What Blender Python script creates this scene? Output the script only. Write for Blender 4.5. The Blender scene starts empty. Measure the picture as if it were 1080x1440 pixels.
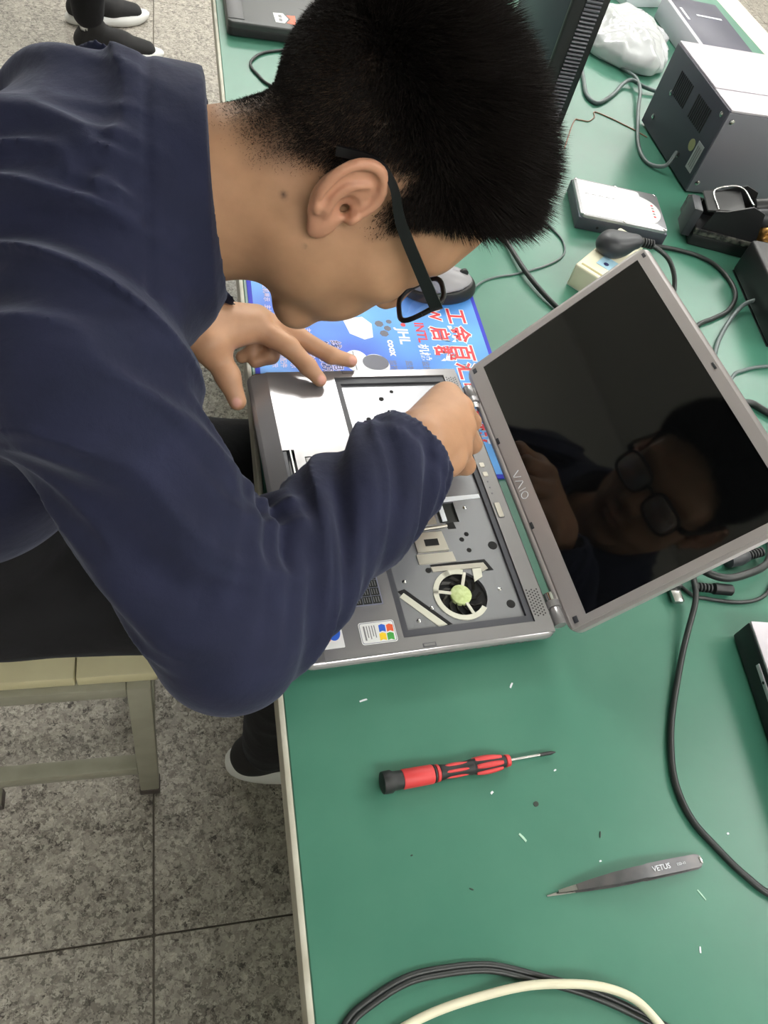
import bpy, bmesh, math, random
import numpy as np
from mathutils import Vector, Matrix

rnd = random.Random(7)
npr = np.random.RandomState(7)
SC = bpy.context.scene
COL = SC.collection

# ------------------------------------------------------------------ camera
cam_data = bpy.data.cameras.new('camera')
cam = bpy.data.objects.new('camera', cam_data)
COL.objects.link(cam)
cam_data.sensor_fit = 'AUTO'
cam_data.sensor_width = 36.0
cam_data.lens = 1102.05 / 1440.0 * 36.0
cam_data.clip_start = 0.02
CR = [[0.96552, -0.01677, 0.25977], [-0.16328, -0.81622, 0.55419], [0.20273, -0.57750, -0.79082]]
cam.matrix_world = Matrix((
    (CR[0][0], -CR[0][1], -CR[0][2], -0.0867),
    (CR[1][0], -CR[1][1], -CR[1][2], 0.0),
    (CR[2][0], -CR[2][1], -CR[2][2], 1.4187),
    (0, 0, 0, 1)))
SC.camera = cam

# ------------------------------------------------------------------ world, exposure
W = bpy.data.worlds.new('world'); SC.world = W; W.use_nodes = True
W.node_tree.nodes['Background'].inputs[0].default_value = (0.8, 0.9, 1.0, 1)
W.node_tree.nodes['Background'].inputs[1].default_value = 0.15
SC.view_settings.view_transform = 'Standard'
SC.view_settings.look = 'None'
SC.view_settings.gamma = 1.0
SC.view_settings.use_curve_mapping = False
SC.view_settings.exposure = 0.0
try:
    SC.cycles.use_denoising = True
    SC.cycles.max_bounces = 8
    SC.cycles.sample_clamp_indirect = 6.0
    SC.cycles.caustics_reflective = False
    SC.cycles.caustics_refractive = False
except Exception:
    pass
LAMP_E = 21.5     # radiance of the ceiling lamp diffusers
LAMPS = [(0.45, 2.78), (2.7, 2.78), (2.7, 0.4), (2.7, 4.75), (0.45, 4.75), (0.45, -1.6), (2.7, -1.8), (-1.6, 5.0)]
CEIL = 3.1

# ------------------------------------------------------------------ materials
MATS = {}
def srgb(r, g, b):
    def f(c):
        c /= 255.0
        return c / 12.92 if c <= 0.04045 else ((c + 0.055) / 1.055) ** 2.4
    return (f(r), f(g), f(b), 1.0)

def mat(name, col, rough=0.5, metal=0.0, spec=0.5, bump=None, noise=None, trans=0.0, coat=0.0, sss=0.0, sheen=0.0, emit=None, aniso=0.0, alpha=1.0):
    """noise=(scale, colour2, detail, lo, hi): object-space colour variation; bump=(scale, strength, distance)"""
    if name in MATS: return MATS[name]
    m = bpy.data.materials.new(name); m.use_nodes = True
    nt = m.node_tree; b = nt.nodes['Principled BSDF']
    b.inputs['Base Color'].default_value = col
    b.inputs['Roughness'].default_value = rough
    b.inputs['Metallic'].default_value = metal
    b.inputs['Specular IOR Level'].default_value = spec
    b.inputs['Transmission Weight'].default_value = trans
    b.inputs['Coat Weight'].default_value = coat
    b.inputs['Coat Roughness'].default_value = 0.08
    b.inputs['Anisotropic'].default_value = aniso
    b.inputs['Alpha'].default_value = alpha
    if sss:
        b.inputs['Subsurface Weight'].default_value = sss
        b.inputs['Subsurface Radius'].default_value = (1.0, 0.35, 0.2)
        b.inputs['Subsurface Scale'].default_value = 0.006
    if sheen:
        b.inputs['Sheen Weight'].default_value = sheen
        b.inputs['Sheen Roughness'].default_value = 0.5
    if emit:
        b.inputs['Emission Color'].default_value = emit[0]
        b.inputs['Emission Strength'].default_value = emit[1]
    tc = nt.nodes.new('ShaderNodeTexCoord')
    if noise:
        n = nt.nodes.new('ShaderNodeTexNoise'); n.inputs['Scale'].default_value = noise[0]; n.inputs['Detail'].default_value = noise[2]
        nt.links.new(tc.outputs['Object'], n.inputs['Vector'])
        r = nt.nodes.new('ShaderNodeValToRGB'); r.color_ramp.elements[0].position = noise[3]; r.color_ramp.elements[1].position = noise[4]
        r.color_ramp.elements[0].color = col; r.color_ramp.elements[1].color = noise[1]
        nt.links.new(n.outputs['Fac'], r.inputs['Fac']); nt.links.new(r.outputs['Color'], b.inputs['Base Color'])
    if bump:
        n = nt.nodes.new('ShaderNodeTexNoise'); n.inputs['Scale'].default_value = bump[0]; n.inputs['Detail'].default_value = 4
        nt.links.new(tc.outputs['Object'], n.inputs['Vector'])
        bp = nt.nodes.new('ShaderNodeBump'); bp.inputs['Strength'].default_value = bump[1]; bp.inputs['Distance'].default_value = bump[2]
        nt.links.new(n.outputs['Fac'], bp.inputs['Height']); nt.links.new(bp.outputs['Normal'], b.inputs['Normal'])
    MATS[name] = m
    return m

def mat_terrazzo():
    m = bpy.data.materials.new('terrazzo'); m.use_nodes = True
    nt = m.node_tree; b = nt.nodes['Principled BSDF']; b.inputs['Roughness'].default_value = 0.38
    geo = nt.nodes.new('ShaderNodeNewGeometry')
    def voro(scale):
        v = nt.nodes.new('ShaderNodeTexVoronoi'); v.inputs['Scale'].default_value = scale
        nz = nt.nodes.new('ShaderNodeTexNoise'); nz.inputs['Scale'].default_value = scale * 0.9; nz.inputs['Detail'].default_value = 3
        mx = nt.nodes.new('ShaderNodeMix'); mx.data_type = 'VECTOR'; mx.inputs['Factor'].default_value = 0.045 * 90 / scale
        nt.links.new(geo.outputs['Position'], nz.inputs['Vector'])
        nt.links.new(geo.outputs['Position'], mx.inputs['A']); nt.links.new(nz.outputs['Color'], mx.inputs['B'])
        nt.links.new(mx.outputs['Result'], v.inputs['Vector'])
        return v
    def ramp(src, stops, const=True):
        r = nt.nodes.new('ShaderNodeValToRGB'); cr = r.color_ramp
        cr.interpolation = 'CONSTANT' if const else 'LINEAR'
        cr.elements[0].position = stops[0][0]; cr.elements[0].color = stops[0][1]
        cr.elements[1].position = stops[1][0]; cr.elements[1].color = stops[1][1]
        for p_, c_ in stops[2:]:
            e = cr.elements.new(p_); e.color = c_
        nt.links.new(src, r.inputs['Fac']); return r
    v1 = voro(170.0); v2 = voro(85.0)
    s1 = nt.nodes.new('ShaderNodeSeparateColor'); nt.links.new(v1.outputs['Color'], s1.inputs['Color'])
    s2 = nt.nodes.new('ShaderNodeSeparateColor'); nt.links.new(v2.outputs['Color'], s2.inputs['Color'])
    r1 = ramp(s1.outputs['Red'], [(0.0, srgb(52, 49, 45)), (0.13, srgb(98, 93, 86)), (0.28, srgb(148, 142, 133)), (0.5, srgb(170, 164, 153)), (0.72, srgb(138, 132, 124)), (0.9, srgb(190, 184, 174))])
    r2 = ramp(s2.outputs['Green'], [(0.0, srgb(98, 92, 86)), (0.15, srgb(152, 146, 137)), (0.6, srgb(168, 162, 152)), (0.85, srgb(192, 186, 176))])
    mx = nt.nodes.new('ShaderNodeMix'); mx.data_type = 'RGBA'; mx.inputs['Factor'].default_value = 0.42
    nt.links.new(r1.outputs['Color'], mx.inputs['A']); nt.links.new(r2.outputs['Color'], mx.inputs['B'])
    nt.links.new(mx.outputs['Result'], b.inputs['Base Color'])
    return m

def mat_table():
    m = bpy.data.materials.new('green_table_mat'); m.use_nodes = True
    nt = m.node_tree; b = nt.nodes['Principled BSDF']
    geo = nt.nodes.new('ShaderNodeNewGeometry')
    n = nt.nodes.new('ShaderNodeTexNoise'); n.inputs['Scale'].default_value = 6.0; n.inputs['Detail'].default_value = 6; n.inputs['Roughness'].default_value = 0.6
    nt.links.new(geo.outputs['Position'], n.inputs['Vector'])
    r = nt.nodes.new('ShaderNodeValToRGB'); r.color_ramp.elements[0].position = 0.35; r.color_ramp.elements[1].position = 0.72
    r.color_ramp.elements[0].color = srgb(58, 112, 93); r.color_ramp.elements[1].color = srgb(69, 123, 103)
    nt.links.new(n.outputs['Fac'], r.inputs['Fac']); nt.links.new(r.outputs['Color'], b.inputs['Base Color'])
    r2 = nt.nodes.new('ShaderNodeMapRange'); r2.inputs['To Min'].default_value = 0.27; r2.inputs['To Max'].default_value = 0.44
    nt.links.new(n.outputs['Fac'], r2.inputs['Value']); nt.links.new(r2.outputs['Result'], b.inputs['Roughness'])
    b.inputs['Specular IOR Level'].default_value = 0.55
    n2 = nt.nodes.new('ShaderNodeTexNoise'); n2.inputs['Scale'].default_value = 900.0
    nt.links.new(geo.outputs['Position'], n2.inputs['Vector'])
    bp = nt.nodes.new('ShaderNodeBump'); bp.inputs['Strength'].default_value = 0.06; bp.inputs['Distance'].default_value = 0.0004
    nt.links.new(n2.outputs['Fac'], bp.inputs['Height']); nt.links.new(bp.outputs['Normal'], b.inputs['Normal'])
    return m

def mat_skin():
    m = bpy.data.materials.new('skin'); m.use_nodes = True
    nt = m.node_tree; b = nt.nodes['Principled BSDF']
    b.inputs['Roughness'].default_value = 0.48; b.inputs['Specular IOR Level'].default_value = 0.4
    b.inputs['Subsurface Weight'].default_value = 0.12
    b.inputs['Subsurface Radius'].default_value = (1.0, 0.4, 0.25); b.inputs['Subsurface Scale'].default_value = 0.006
    at = nt.nodes.new('ShaderNodeAttribute'); at.attribute_name = 'tint'
    geo = nt.nodes.new('ShaderNodeNewGeometry')
    n = nt.nodes.new('ShaderNodeTexNoise'); n.inputs['Scale'].default_value = 45; n.inputs['Detail'].default_value = 5
    nt.links.new(geo.outputs['Position'], n.inputs['Vector'])
    mx = nt.nodes.new('ShaderNodeMix'); mx.data_type = 'RGBA'; mx.blend_type = 'MULTIPLY'
    r = nt.nodes.new('ShaderNodeValToRGB'); r.color_ramp.elements[0].color = (0.86, 0.84, 0.83, 1); r.color_ramp.elements[1].color = (1.0, 1.0, 1.0, 1)
    r.color_ramp.elements[0].position = 0.3; r.color_ramp.elements[1].position = 0.65
    nt.links.new(n.outputs['Fac'], r.inputs['Fac'])
    mx.inputs['Factor'].default_value = 1.0
    nt.links.new(at.outputs['Color'], mx.inputs['A']); nt.links.new(r.outputs['Color'], mx.inputs['B'])
    nt.links.new(mx.outputs['Result'], b.inputs['Base Color'])
    n2 = nt.nodes.new('ShaderNodeTexNoise'); n2.inputs['Scale'].default_value = 700; n2.inputs['Detail'].default_value = 3
    nt.links.new(geo.outputs['Position'], n2.inputs['Vector'])
    bp = nt.nodes.new('ShaderNodeBump'); bp.inputs['Strength'].default_value = 0.12; bp.inputs['Distance'].default_value = 0.0006
    nt.links.new(n2.outputs['Fac'], bp.inputs['Height']); nt.links.new(bp.outputs['Normal'], b.inputs['Normal'])
    return m

def mat_cloth(name, c1, c2, weave=1400.0, sheen=0.25):
    m = bpy.data.materials.new(name); m.use_nodes = True
    nt = m.node_tree; b = nt.nodes['Principled BSDF']
    b.inputs['Roughness'].default_value = 0.85; b.inputs['Specular IOR Level'].default_value = 0.25
    b.inputs['Sheen Weight'].default_value = sheen; b.inputs['Sheen Roughness'].default_value = 0.45
    b.inputs['Sheen Tint'].default_value = (0.75, 0.8, 1.0, 1)
    geo = nt.nodes.new('ShaderNodeNewGeometry')
    n = nt.nodes.new('ShaderNodeTexNoise'); n.inputs['Scale'].default_value = 22; n.inputs['Detail'].default_value = 6
    nt.links.new(geo.outputs['Position'], n.inputs['Vector'])
    r = nt.nodes.new('ShaderNodeValToRGB'); r.color_ramp.elements[0].color = c1; r.color_ramp.elements[1].color = c2
    r.color_ramp.elements[0].position = 0.3; r.color_ramp.elements[1].position = 0.7
    nt.links.new(n.outputs['Fac'], r.inputs['Fac']); nt.links.new(r.outputs['Color'], b.inputs['Base Color'])
    n2 = nt.nodes.new('ShaderNodeTexNoise'); n2.inputs['Scale'].default_value = weave; n2.inputs['Detail'].default_value = 2
    n3 = nt.nodes.new('ShaderNodeTexNoise'); n3.inputs['Scale'].default_value = 60; n3.inputs['Detail'].default_value = 3
    nt.links.new(geo.outputs['Position'], n2.inputs['Vector']); nt.links.new(geo.outputs['Position'], n3.inputs['Vector'])
    bp = nt.nodes.new('ShaderNodeBump'); bp.inputs['Strength'].default_value = 0.25; bp.inputs['Distance'].default_value = 0.0006
    bp2 = nt.nodes.new('ShaderNodeBump'); bp2.inputs['Strength'].default_value = 0.35; bp2.inputs['Distance'].default_value = 0.003
    nt.links.new(n2.outputs['Fac'], bp.inputs['Height']); nt.links.new(n3.outputs['Fac'], bp2.inputs['Height'])
    nt.links.new(bp2.outputs['Normal'], bp.inputs['Normal']); nt.links.new(bp.outputs['Normal'], b.inputs['Normal'])
    return m

def mat_lens():
    m = bpy.data.materials.new('lens_glass'); m.use_nodes = True
    nt = m.node_tree; nt.nodes.remove(nt.nodes['Principled BSDF'])
    out = [x for x in nt.nodes if x.type == 'OUTPUT_MATERIAL'][0]
    t = nt.nodes.new('ShaderNodeBsdfTransparent'); t.inputs[0].default_value = (0.93, 0.95, 1, 1)
    g = nt.nodes.new('ShaderNodeBsdfGlossy'); g.inputs['Roughness'].default_value = 0.02
    mx = nt.nodes.new('ShaderNodeMixShader')
    mx.inputs[0].default_value = 0.16; nt.links.new(t.outputs[0], mx.inputs[1]); nt.links.new(g.outputs[0], mx.inputs[2])
    nt.links.new(mx.outputs[0], out.inputs['Surface'])
    return m

M_FLOOR = mat_terrazzo(); M_TABLE = mat_table(); M_SKIN = mat_skin(); M_LENS = mat_lens()
M_JACKET = mat_cloth('navy_cloth', srgb(28, 31, 52), srgb(34, 37, 61), sheen=0.12)
M_BLACKCLOTH = mat_cloth('black_cloth', srgb(22, 22, 24), srgb(28, 28, 31), sheen=0.05)
GROUT = mat('grout', srgb(104, 98, 90), 0.9)
WALL = mat('wall_paint', srgb(205, 205, 198), 0.85, bump=(40, 0.1, 0.002))
CEILM = mat('ceiling_paint', srgb(215, 216, 212), 0.9)
WHITEP = mat('white_plastic', srgb(225, 224, 214), 0.4)
CREAM = mat('cream_plastic', srgb(226, 222, 196), 0.45)
EDGE = mat('table_edging', srgb(186, 184, 170), 0.5, noise=(30, srgb(166, 162, 146), 3, 0.4, 0.7))
BLACKP = mat('black_plastic', srgb(26, 27, 29), 0.42)
BLACKR = mat('black_rubber', srgb(30, 32, 33), 0.55)
DARKP = mat('dark_grey_plastic', srgb(48, 50, 55), 0.45)
SILVER = mat('silver_plastic', srgb(150, 148, 150), 0.20, metal=0.5, noise=(3.0, srgb(156, 154, 156), 2, 0.3, 0.7))
BEZEL = mat('lid_bezel', srgb(182, 176, 176), 0.36, metal=0.35)
PLATE = mat('magnesium_plate', srgb(150, 151, 156), 0.26, metal=0.55, bump=(500, 0.05, 0.0003))
BRIGHT = mat('bright_tinplate', srgb(205, 200, 190), 0.28, metal=0.8)
CHROME = mat('chrome', srgb(225, 225, 225), 0.08, metal=1.0)
STEEL = mat('steel', srgb(190, 190, 188), 0.22, metal=1.0)
BAYTRIM = mat('bay_trim', srgb(62, 63, 70), 0.5)
SCREEN = mat('screen_glass', srgb(9, 10, 11), 0.05, spec=0.55)
RED = mat('red_rubber', srgb(205, 58, 60), 0.5)
HAIRM = mat('hair', srgb(30, 25, 23), 0.65, spec=0.2)
FRAME = mat('spectacle_frame', srgb(15, 15, 18), 0.35, spec=0.35)
WOODSEAT = mat('stool_paint', srgb(205, 198, 160), 0.5, noise=(12, srgb(188, 180, 146), 4, 0.4, 0.75))
STOOLMET = mat('stool_frame_paint', srgb(150, 148, 132), 0.4, noise=(25, srgb(138, 136, 120), 3, 0.4, 0.7))
SHOEW = mat('white_sole', srgb(222, 222, 220), 0.55)
SHOEB = mat('black_knit', srgb(30, 29, 31), 0.8, bump=(700, 0.3, 0.001))
MATBLUE = mat('mat_print_blue', srgb(48, 92, 205), 0.5, noise=(5.5, srgb(92, 168, 238), 2, 0.38, 0.62))
MATEDGE = mat('mat_edge_blue', srgb(44, 50, 190), 0.7)
P_WHITE = mat('print_white', srgb(232, 236, 242), 0.5)
P_RED = mat('print_red', srgb(214, 40, 52), 0.5)
P_NAVY = mat('print_navy', srgb(40, 42, 92), 0.5)
P_GREY = mat('print_grey', srgb(120, 122, 140), 0.5)
P_DARK = mat('print_dark', srgb(46, 48, 70), 0.35)
P_PINK = mat('print_lilac', srgb(196, 190, 226), 0.5)
P_BLUE = mat('print_blue', srgb(46, 96, 200), 0.45)
P_YEL = mat('print_yellow', srgb(240, 200, 40), 0.45)
P_GRN = mat('print_green', srgb(70, 160, 70), 0.45)
P_ORG = mat('print_orange', srgb(222, 92, 52), 0.45)
P_TEXT = mat('print_text', srgb(120, 120, 122), 0.5)
STICK = mat('sticker_white', srgb(226, 226, 226), 0.35)
HOLE = mat('hole_black', srgb(12, 12, 13), 0.8)
BLADE = mat('fan_blade', srgb(34, 32, 28), 0.45)
FANHUB = mat('fan_label', srgb(196, 210, 150), 0.5, noise=(200, srgb(170, 186, 120), 3, 0.4, 0.7))
FANRING = mat('fan_ring', srgb(206, 205, 190), 0.5)
PCB = mat('circuit_black', srgb(24, 28, 26), 0.5)
BOXDARK = mat('station_dark', srgb(66, 66, 78), 0.5)
BOXLIGHT = mat('station_top', srgb(196, 190, 198), 0.36, metal=0.2)
BOXGREY = mat('station_front', srgb(112, 112, 120), 0.45, metal=0.2)
BRASS = mat('brass_wool', srgb(205, 160, 92), 0.35, metal=0.7, noise=(120, srgb(150, 110, 60), 4, 0.4, 0.6))
DRIVELABEL = mat('drive_label', srgb(228, 228, 228), 0.22)
DRIVEMET = mat('drive_case', srgb(172, 172, 176), 0.3, metal=0.7)
BAG = mat('clear_bag', srgb(238, 241, 243), 0.12, trans=0.38, spec=0.8)
CABLEG = mat('grey_cable', srgb(92, 104, 104), 0.4)
CABLEB = mat('black_cable', srgb(36, 40, 40), 0.42)
CABLEC = mat('cream_cable', srgb(222, 216, 190), 0.45)
WIRE = mat('brown_wire', srgb(150, 112, 92), 0.5)

# ------------------------------------------------------------------ mesh helpers
def link(name, me, m=None, parent=None, smooth=None):
    o = bpy.data.objects.new(name, me)
    COL.objects.link(o)
    if m is not None and not me.materials:
        for mm in (m if isinstance(m, (list, tuple)) else [m]): me.materials.append(mm)
    if parent is not None: o.parent = parent
    if smooth is not None:
        me.polygons.foreach_set('use_smooth', [True] * len(me.polygons))
        if smooth < 180: me.set_sharp_from_angle(angle=math.radians(smooth))
    return o

def from_bm(name, bm, m, parent=None, smooth=35):
    bmesh.ops.recalc_face_normals(bm, faces=bm.faces[:])
    me = bpy.data.meshes.new(name); bm.to_mesh(me); bm.free()
    return link(name, me, m, parent, smooth)

def raw(name, V, F, m, parent=None, smooth=180):
    me = bpy.data.meshes.new(name); me.from_pydata([tuple(v) for v in V], [], [tuple(f) for f in F]); me.update()
    return link(name, me, m, parent, smooth)

def empty(name, loc=(0, 0, 0), rz=0.0):
    o = bpy.data.objects.new(name, None); COL.objects.link(o); o.empty_display_size = 0.05
    o.location = loc; o.rotation_euler = (0, 0, rz); return o

def tag(o, label, cat, group=None, kind=None):
    o['label'] = label
    if cat: o['category'] = cat
    if group: o['group'] = group
    if kind: o['kind'] = kind
    return o

def add_box(bm, lo, hi, bev=0.0, seg=2, M=None):
    r = bmesh.ops.create_cube(bm, size=1.0)
    vs = r['verts']
    for v in vs:
        v.co = Vector([lo[i] + (v.co[i] + 0.5) * (hi[i] - lo[i]) for i in range(3)])
    if bev > 0:
        es = list({e for v in vs for e in v.link_edges})
        rr = bmesh.ops.bevel(bm, geom=es, offset=bev, segments=seg, affect='EDGES', profile=0.5)
        vs = list({v for f in rr['faces'] for v in f.verts} | {v for v in vs if v.is_valid})
    if M is not None: bmesh.ops.transform(bm, matrix=M, verts=[v for v in vs if v.is_valid])
    return vs

def box(name, lo, hi, m, parent=None, bev=0.0, seg=2, M=None):
    bm = bmesh.new(); add_box(bm, lo, hi, bev, seg, M); return from_bm(name, bm, m, parent)

def add_prism(bm, pts, z0, z1, bev=0.0, seg=2):
    """extrude polygon in xy from z0 to z1"""
    b = [bm.verts.new((x, y, z0)) for x, y in pts]; t = [bm.verts.new((x, y, z1)) for x, y in pts]
    n = len(pts); fs = [bm.faces.new(b[::-1]), bm.faces.new(t)]
    for i in range(n): fs.append(bm.faces.new((b[i], b[(i + 1) % n], t[(i + 1) % n], t[i])))
    if bev:
        es = list(fs[1].edges)
        bmesh.ops.bevel(bm, geom=es, offset=bev, segments=seg, affect='EDGES', profile=0.5)

def prism(name, pts, z0, z1, m, parent=None, bev=0.0, seg=2, smooth=35):
    bm = bmesh.new(); add_prism(bm, pts, z0, z1, bev, seg); return from_bm(name, bm, m, parent, smooth)

def rrect(x0, y0, x1, y1, r, n=5):
    pts = []
    for cx, cy, a0 in ((x1 - r, y1 - r, 0), (x0 + r, y1 - r, 90), (x0 + r, y0 + r, 180), (x1 - r, y0 + r, 270)):
        for i in range(n + 1):
            a = math.radians(a0 + 90 * i / n); pts.append((cx + r * math.cos(a), cy + r * math.sin(a)))
    return pts

def circle(cx, cy, r, n=24, a0=0.0, ry=None):
    return [(cx + r * math.cos(a0 + 2 * math.pi * i / n), cy + (ry or r) * math.sin(a0 + 2 * math.pi * i / n)) for i in range(n)]

def catmull(pts, per=8):
    P = [np.array(p, float) for p in pts]
    P = [2 * P[0] - P[1]] + P + [2 * P[-1] - P[-2]]
    out = []
    for i in range(1, len(P) - 2):
        p0, p1, p2, p3 = P[i - 1:i + 3]
        for k in range(per):
            t = k / per
            out.append(0.5 * ((2 * p1) + (-p0 + p2) * t + (2 * p0 - 5 * p1 + 4 * p2 - p3) * t * t + (-p0 + 3 * p1 - 3 * p2 + p3) * t ** 3))
    out.append(P[-2]); return out

def tube_geo(path, r, n=10, flat=None):
    """swept tube; r may be a list. returns V,F"""
    P = [np.array(p, float) for p in path]; V = []; F = []
    up = np.array([0, 0, 1.0])
    T0 = P[1] - P[0]
    if abs(T0[2]) / (np.linalg.norm(T0) + 1e-12) > 0.9: up = np.array([1.0, 0, 0])
    N = None
    for i, p in enumerate(P):
        T = P[min(i + 1, len(P) - 1)] - P[max(i - 1, 0)]; T = T / (np.linalg.norm(T) + 1e-12)
        if N is None: N = np.cross(up, T)
        N = N - T * (N @ T); N = N / (np.linalg.norm(N) + 1e-12); B = np.cross(T, N)
        rr = r[i] if isinstance(r, (list, tuple, np.ndarray)) else r
        for k in range(n):
            a = 2 * math.pi * k / n
            V.append(p + (N * math.cos(a) + B * math.sin(a) * (flat or 1.0)) * rr)
    for i in range(len(P) - 1):
        for k in range(n):
            a = i * n + k; b = i * n + (k + 1) % n
            F.append((a, b, b + n, a + n))
    F.append(tuple(range(n))[::-1]); F.append(tuple(range((len(P) - 1) * n, len(P) * n)))
    return V, F

def tube(name, pts, r, m, parent=None, per=8, n=10, smooth_path=True, flat=None):
    path = catmull(pts, per) if smooth_path else pts
    V, F = tube_geo(path, r, n, flat)
    return raw(name, V, F, m, parent, 60)

def join_geo(parts):
    V = []; F = []
    for v, f in parts:
        o = len(V); V.extend(v); F.extend([tuple(i + o for i in q) for q in f])
    return V, F

def lathe_geo(prof, n=24, M=None):
    """prof: list of (r, h) around +Z"""
    V = []; F = []
    for r, h in prof:
        for k in range(n):
            a = 2 * math.pi * k / n; V.append(np.array([r * math.cos(a), r * math.sin(a), h]))
    for i in range(len(prof) - 1):
        for k in range(n):
            a = i * n + k; b = i * n + (k + 1) % n; F.append((a, b, b + n, a + n))
    F.append(tuple(range(n))[::-1]); F.append(tuple(range((len(prof) - 1) * n, len(prof) * n)))
    if M is not None:
        V = [np.array(M @ Vector(v)) for v in V]
    return V, F

def lathe(name, prof, m, parent=None, n=24, M=None, smooth=40):
    V, F = lathe_geo(prof, n, M); return raw(name, V, F, m, parent, smooth)

def axis_matrix(a, b):
    """matrix taking +Z segment [0,L] to a->b"""
    a = Vector(a); b = Vector(b); d = (b - a).normalized()
    q = Vector((0, 0, 1)).rotation_difference(d)
    return Matrix.Translation(a) @ q.to_matrix().to_4x4()

def text_mesh(name, s, size, m, parent, M, bold=0.0, thick=0.0001):
    cu = bpy.data.curves.new(name + '_curve', 'FONT'); cu.body = s; cu.size = size; cu.align_x = 'CENTER'; cu.align_y = 'CENTER'
    cu.offset = bold; cu.extrude = thick; cu.resolution_u = 2
    o = bpy.data.objects.new(name + '_tmp', cu); COL.objects.link(o)
    bpy.context.view_layer.update()
    me = bpy.data.meshes.new_from_object(o.evaluated_get(bpy.context.evaluated_depsgraph_get()))
    bpy.data.objects.remove(o); bpy.data.curves.remove(cu)
    me.transform(M); me.materials.clear(); me.name = name
    return link(name, me, m, parent)

# ------------------------------------------------------------------ the room
TH = 0.75                       # table height
RX0, RX1, RY0, RY1 = -3.6, 4.6, -3.0, 6.2
fl = box('floor', (RX0, RY0, -0.06), (RX1, RY1, -0.004), GROUT); tag(fl, 'grey terrazzo floor of large speckled tiles', None, kind='structure')
TS = 0.8; X0T = -0.127; Y0T = 0.197
bm = bmesh.new(); add_prism(bm, rrect(0.0015, 0.0015, TS - 0.0015, TS - 0.0015, 0.002, 1), -0.012, 0.0, 0.0012, 1)
bmesh.ops.recalc_face_normals(bm, faces=bm.faces[:]); tile_me = bpy.data.meshes.new('tile'); bm.to_mesh(tile_me); bm.free(); tile_me.materials.append(M_FLOOR)
for i in range(-6, 8):
    for j in range(-6, 10):
        x, y = X0T + i * TS, Y0T + j * TS
        if x < RX0 or y < RY0 or x + TS > RX1 or y + TS > RY1: continue
        t = bpy.data.objects.new('tile', tile_me); COL.objects.link(t); t.location = (x, y, 0); t.parent = fl
for nm, lo, hi in (('wall_left', (RX0 - 0.1, RY0, 0), (RX0, RY1, CEIL + 0.1)), ('wall_right', (RX1, RY0, 0), (RX1 + 0.1, RY1, CEIL + 0.1)),
                   ('wall_front', (RX0 - 0.1, RY0 - 0.1, 0), (RX1 + 0.1, RY0, CEIL + 0.1)), ('wall_back', (RX0 - 0.1, RY1, 0), (RX1 + 0.1, RY1 + 0.1, CEIL + 0.1))):
    tag(box(nm, lo, hi, WALL), 'plain pale painted wall of the workshop room', None, kind='structure')
tag(box('ceiling', (RX0, RY0, CEIL), (RX1, RY1, CEIL + 0.1), CEILM), 'plain white ceiling of the workshop room', None, kind='structure')
DIFF = mat('lamp_diffuser', (1, 1, 1, 1), 0.5, emit=((1.0, 0.985, 0.95, 1), LAMP_E))
LAMPCASE = mat('lamp_case', srgb(235, 235, 232), 0.4)
for i, (lx, ly) in enumerate(LAMPS):
    e = empty('ceiling_lamp', (lx, ly, CEIL)); tag(e, 'long white fluorescent ceiling lamp in the row of ceiling lamps', 'lamp', 'fluorescent ceiling lamps')
    box('lamp_case', (-0.60, -0.09, -0.285), (0.60, 0.09, -0.2505), LAMPCASE, e, 0.006)
    for x in (-0.45, 0.45): tube('hanger', [(x, 0, -0.2504), (x, 0, -0.0005)], 0.006, LAMPCASE, e, smooth_path=False, n=8)
    box('diffuser', (-0.59, -0.25, -0.335), (0.59, 0.25, -0.2855), DIFF, e)

# ------------------------------------------------------------------ the work table
tb = empty('work_table', (0, 0.7, 0)); tag(tb, 'long workbench with a green top and thin cream edging', 'table')
TY0, TY1 = -1.6, 1.75
box('table_top', (0.006, TY0, TH - 0.03), (1.305, TY1, TH), M_TABLE, tb, 0.001, 1)
box('edging', (0.0005, TY0 - 0.004, TH - 0.030), (0.0058, TY1 + 0.004, TH), EDGE, tb, 0.0012, 2)
box('rail', (1.3055, TY0, TH - 0.05), (1.385, TY1, TH), CREAM, tb, 0.006, 3)
for x in (0.55, 1.2):
    for y in (TY0 + 0.1, 0.1, TY1 - 0.1):
        box('leg', (x - 0.025, y - 0.025, 0.0), (x + 0.025, y + 0.025, TH - 0.031), STOOLMET, tb, 0.003)

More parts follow.
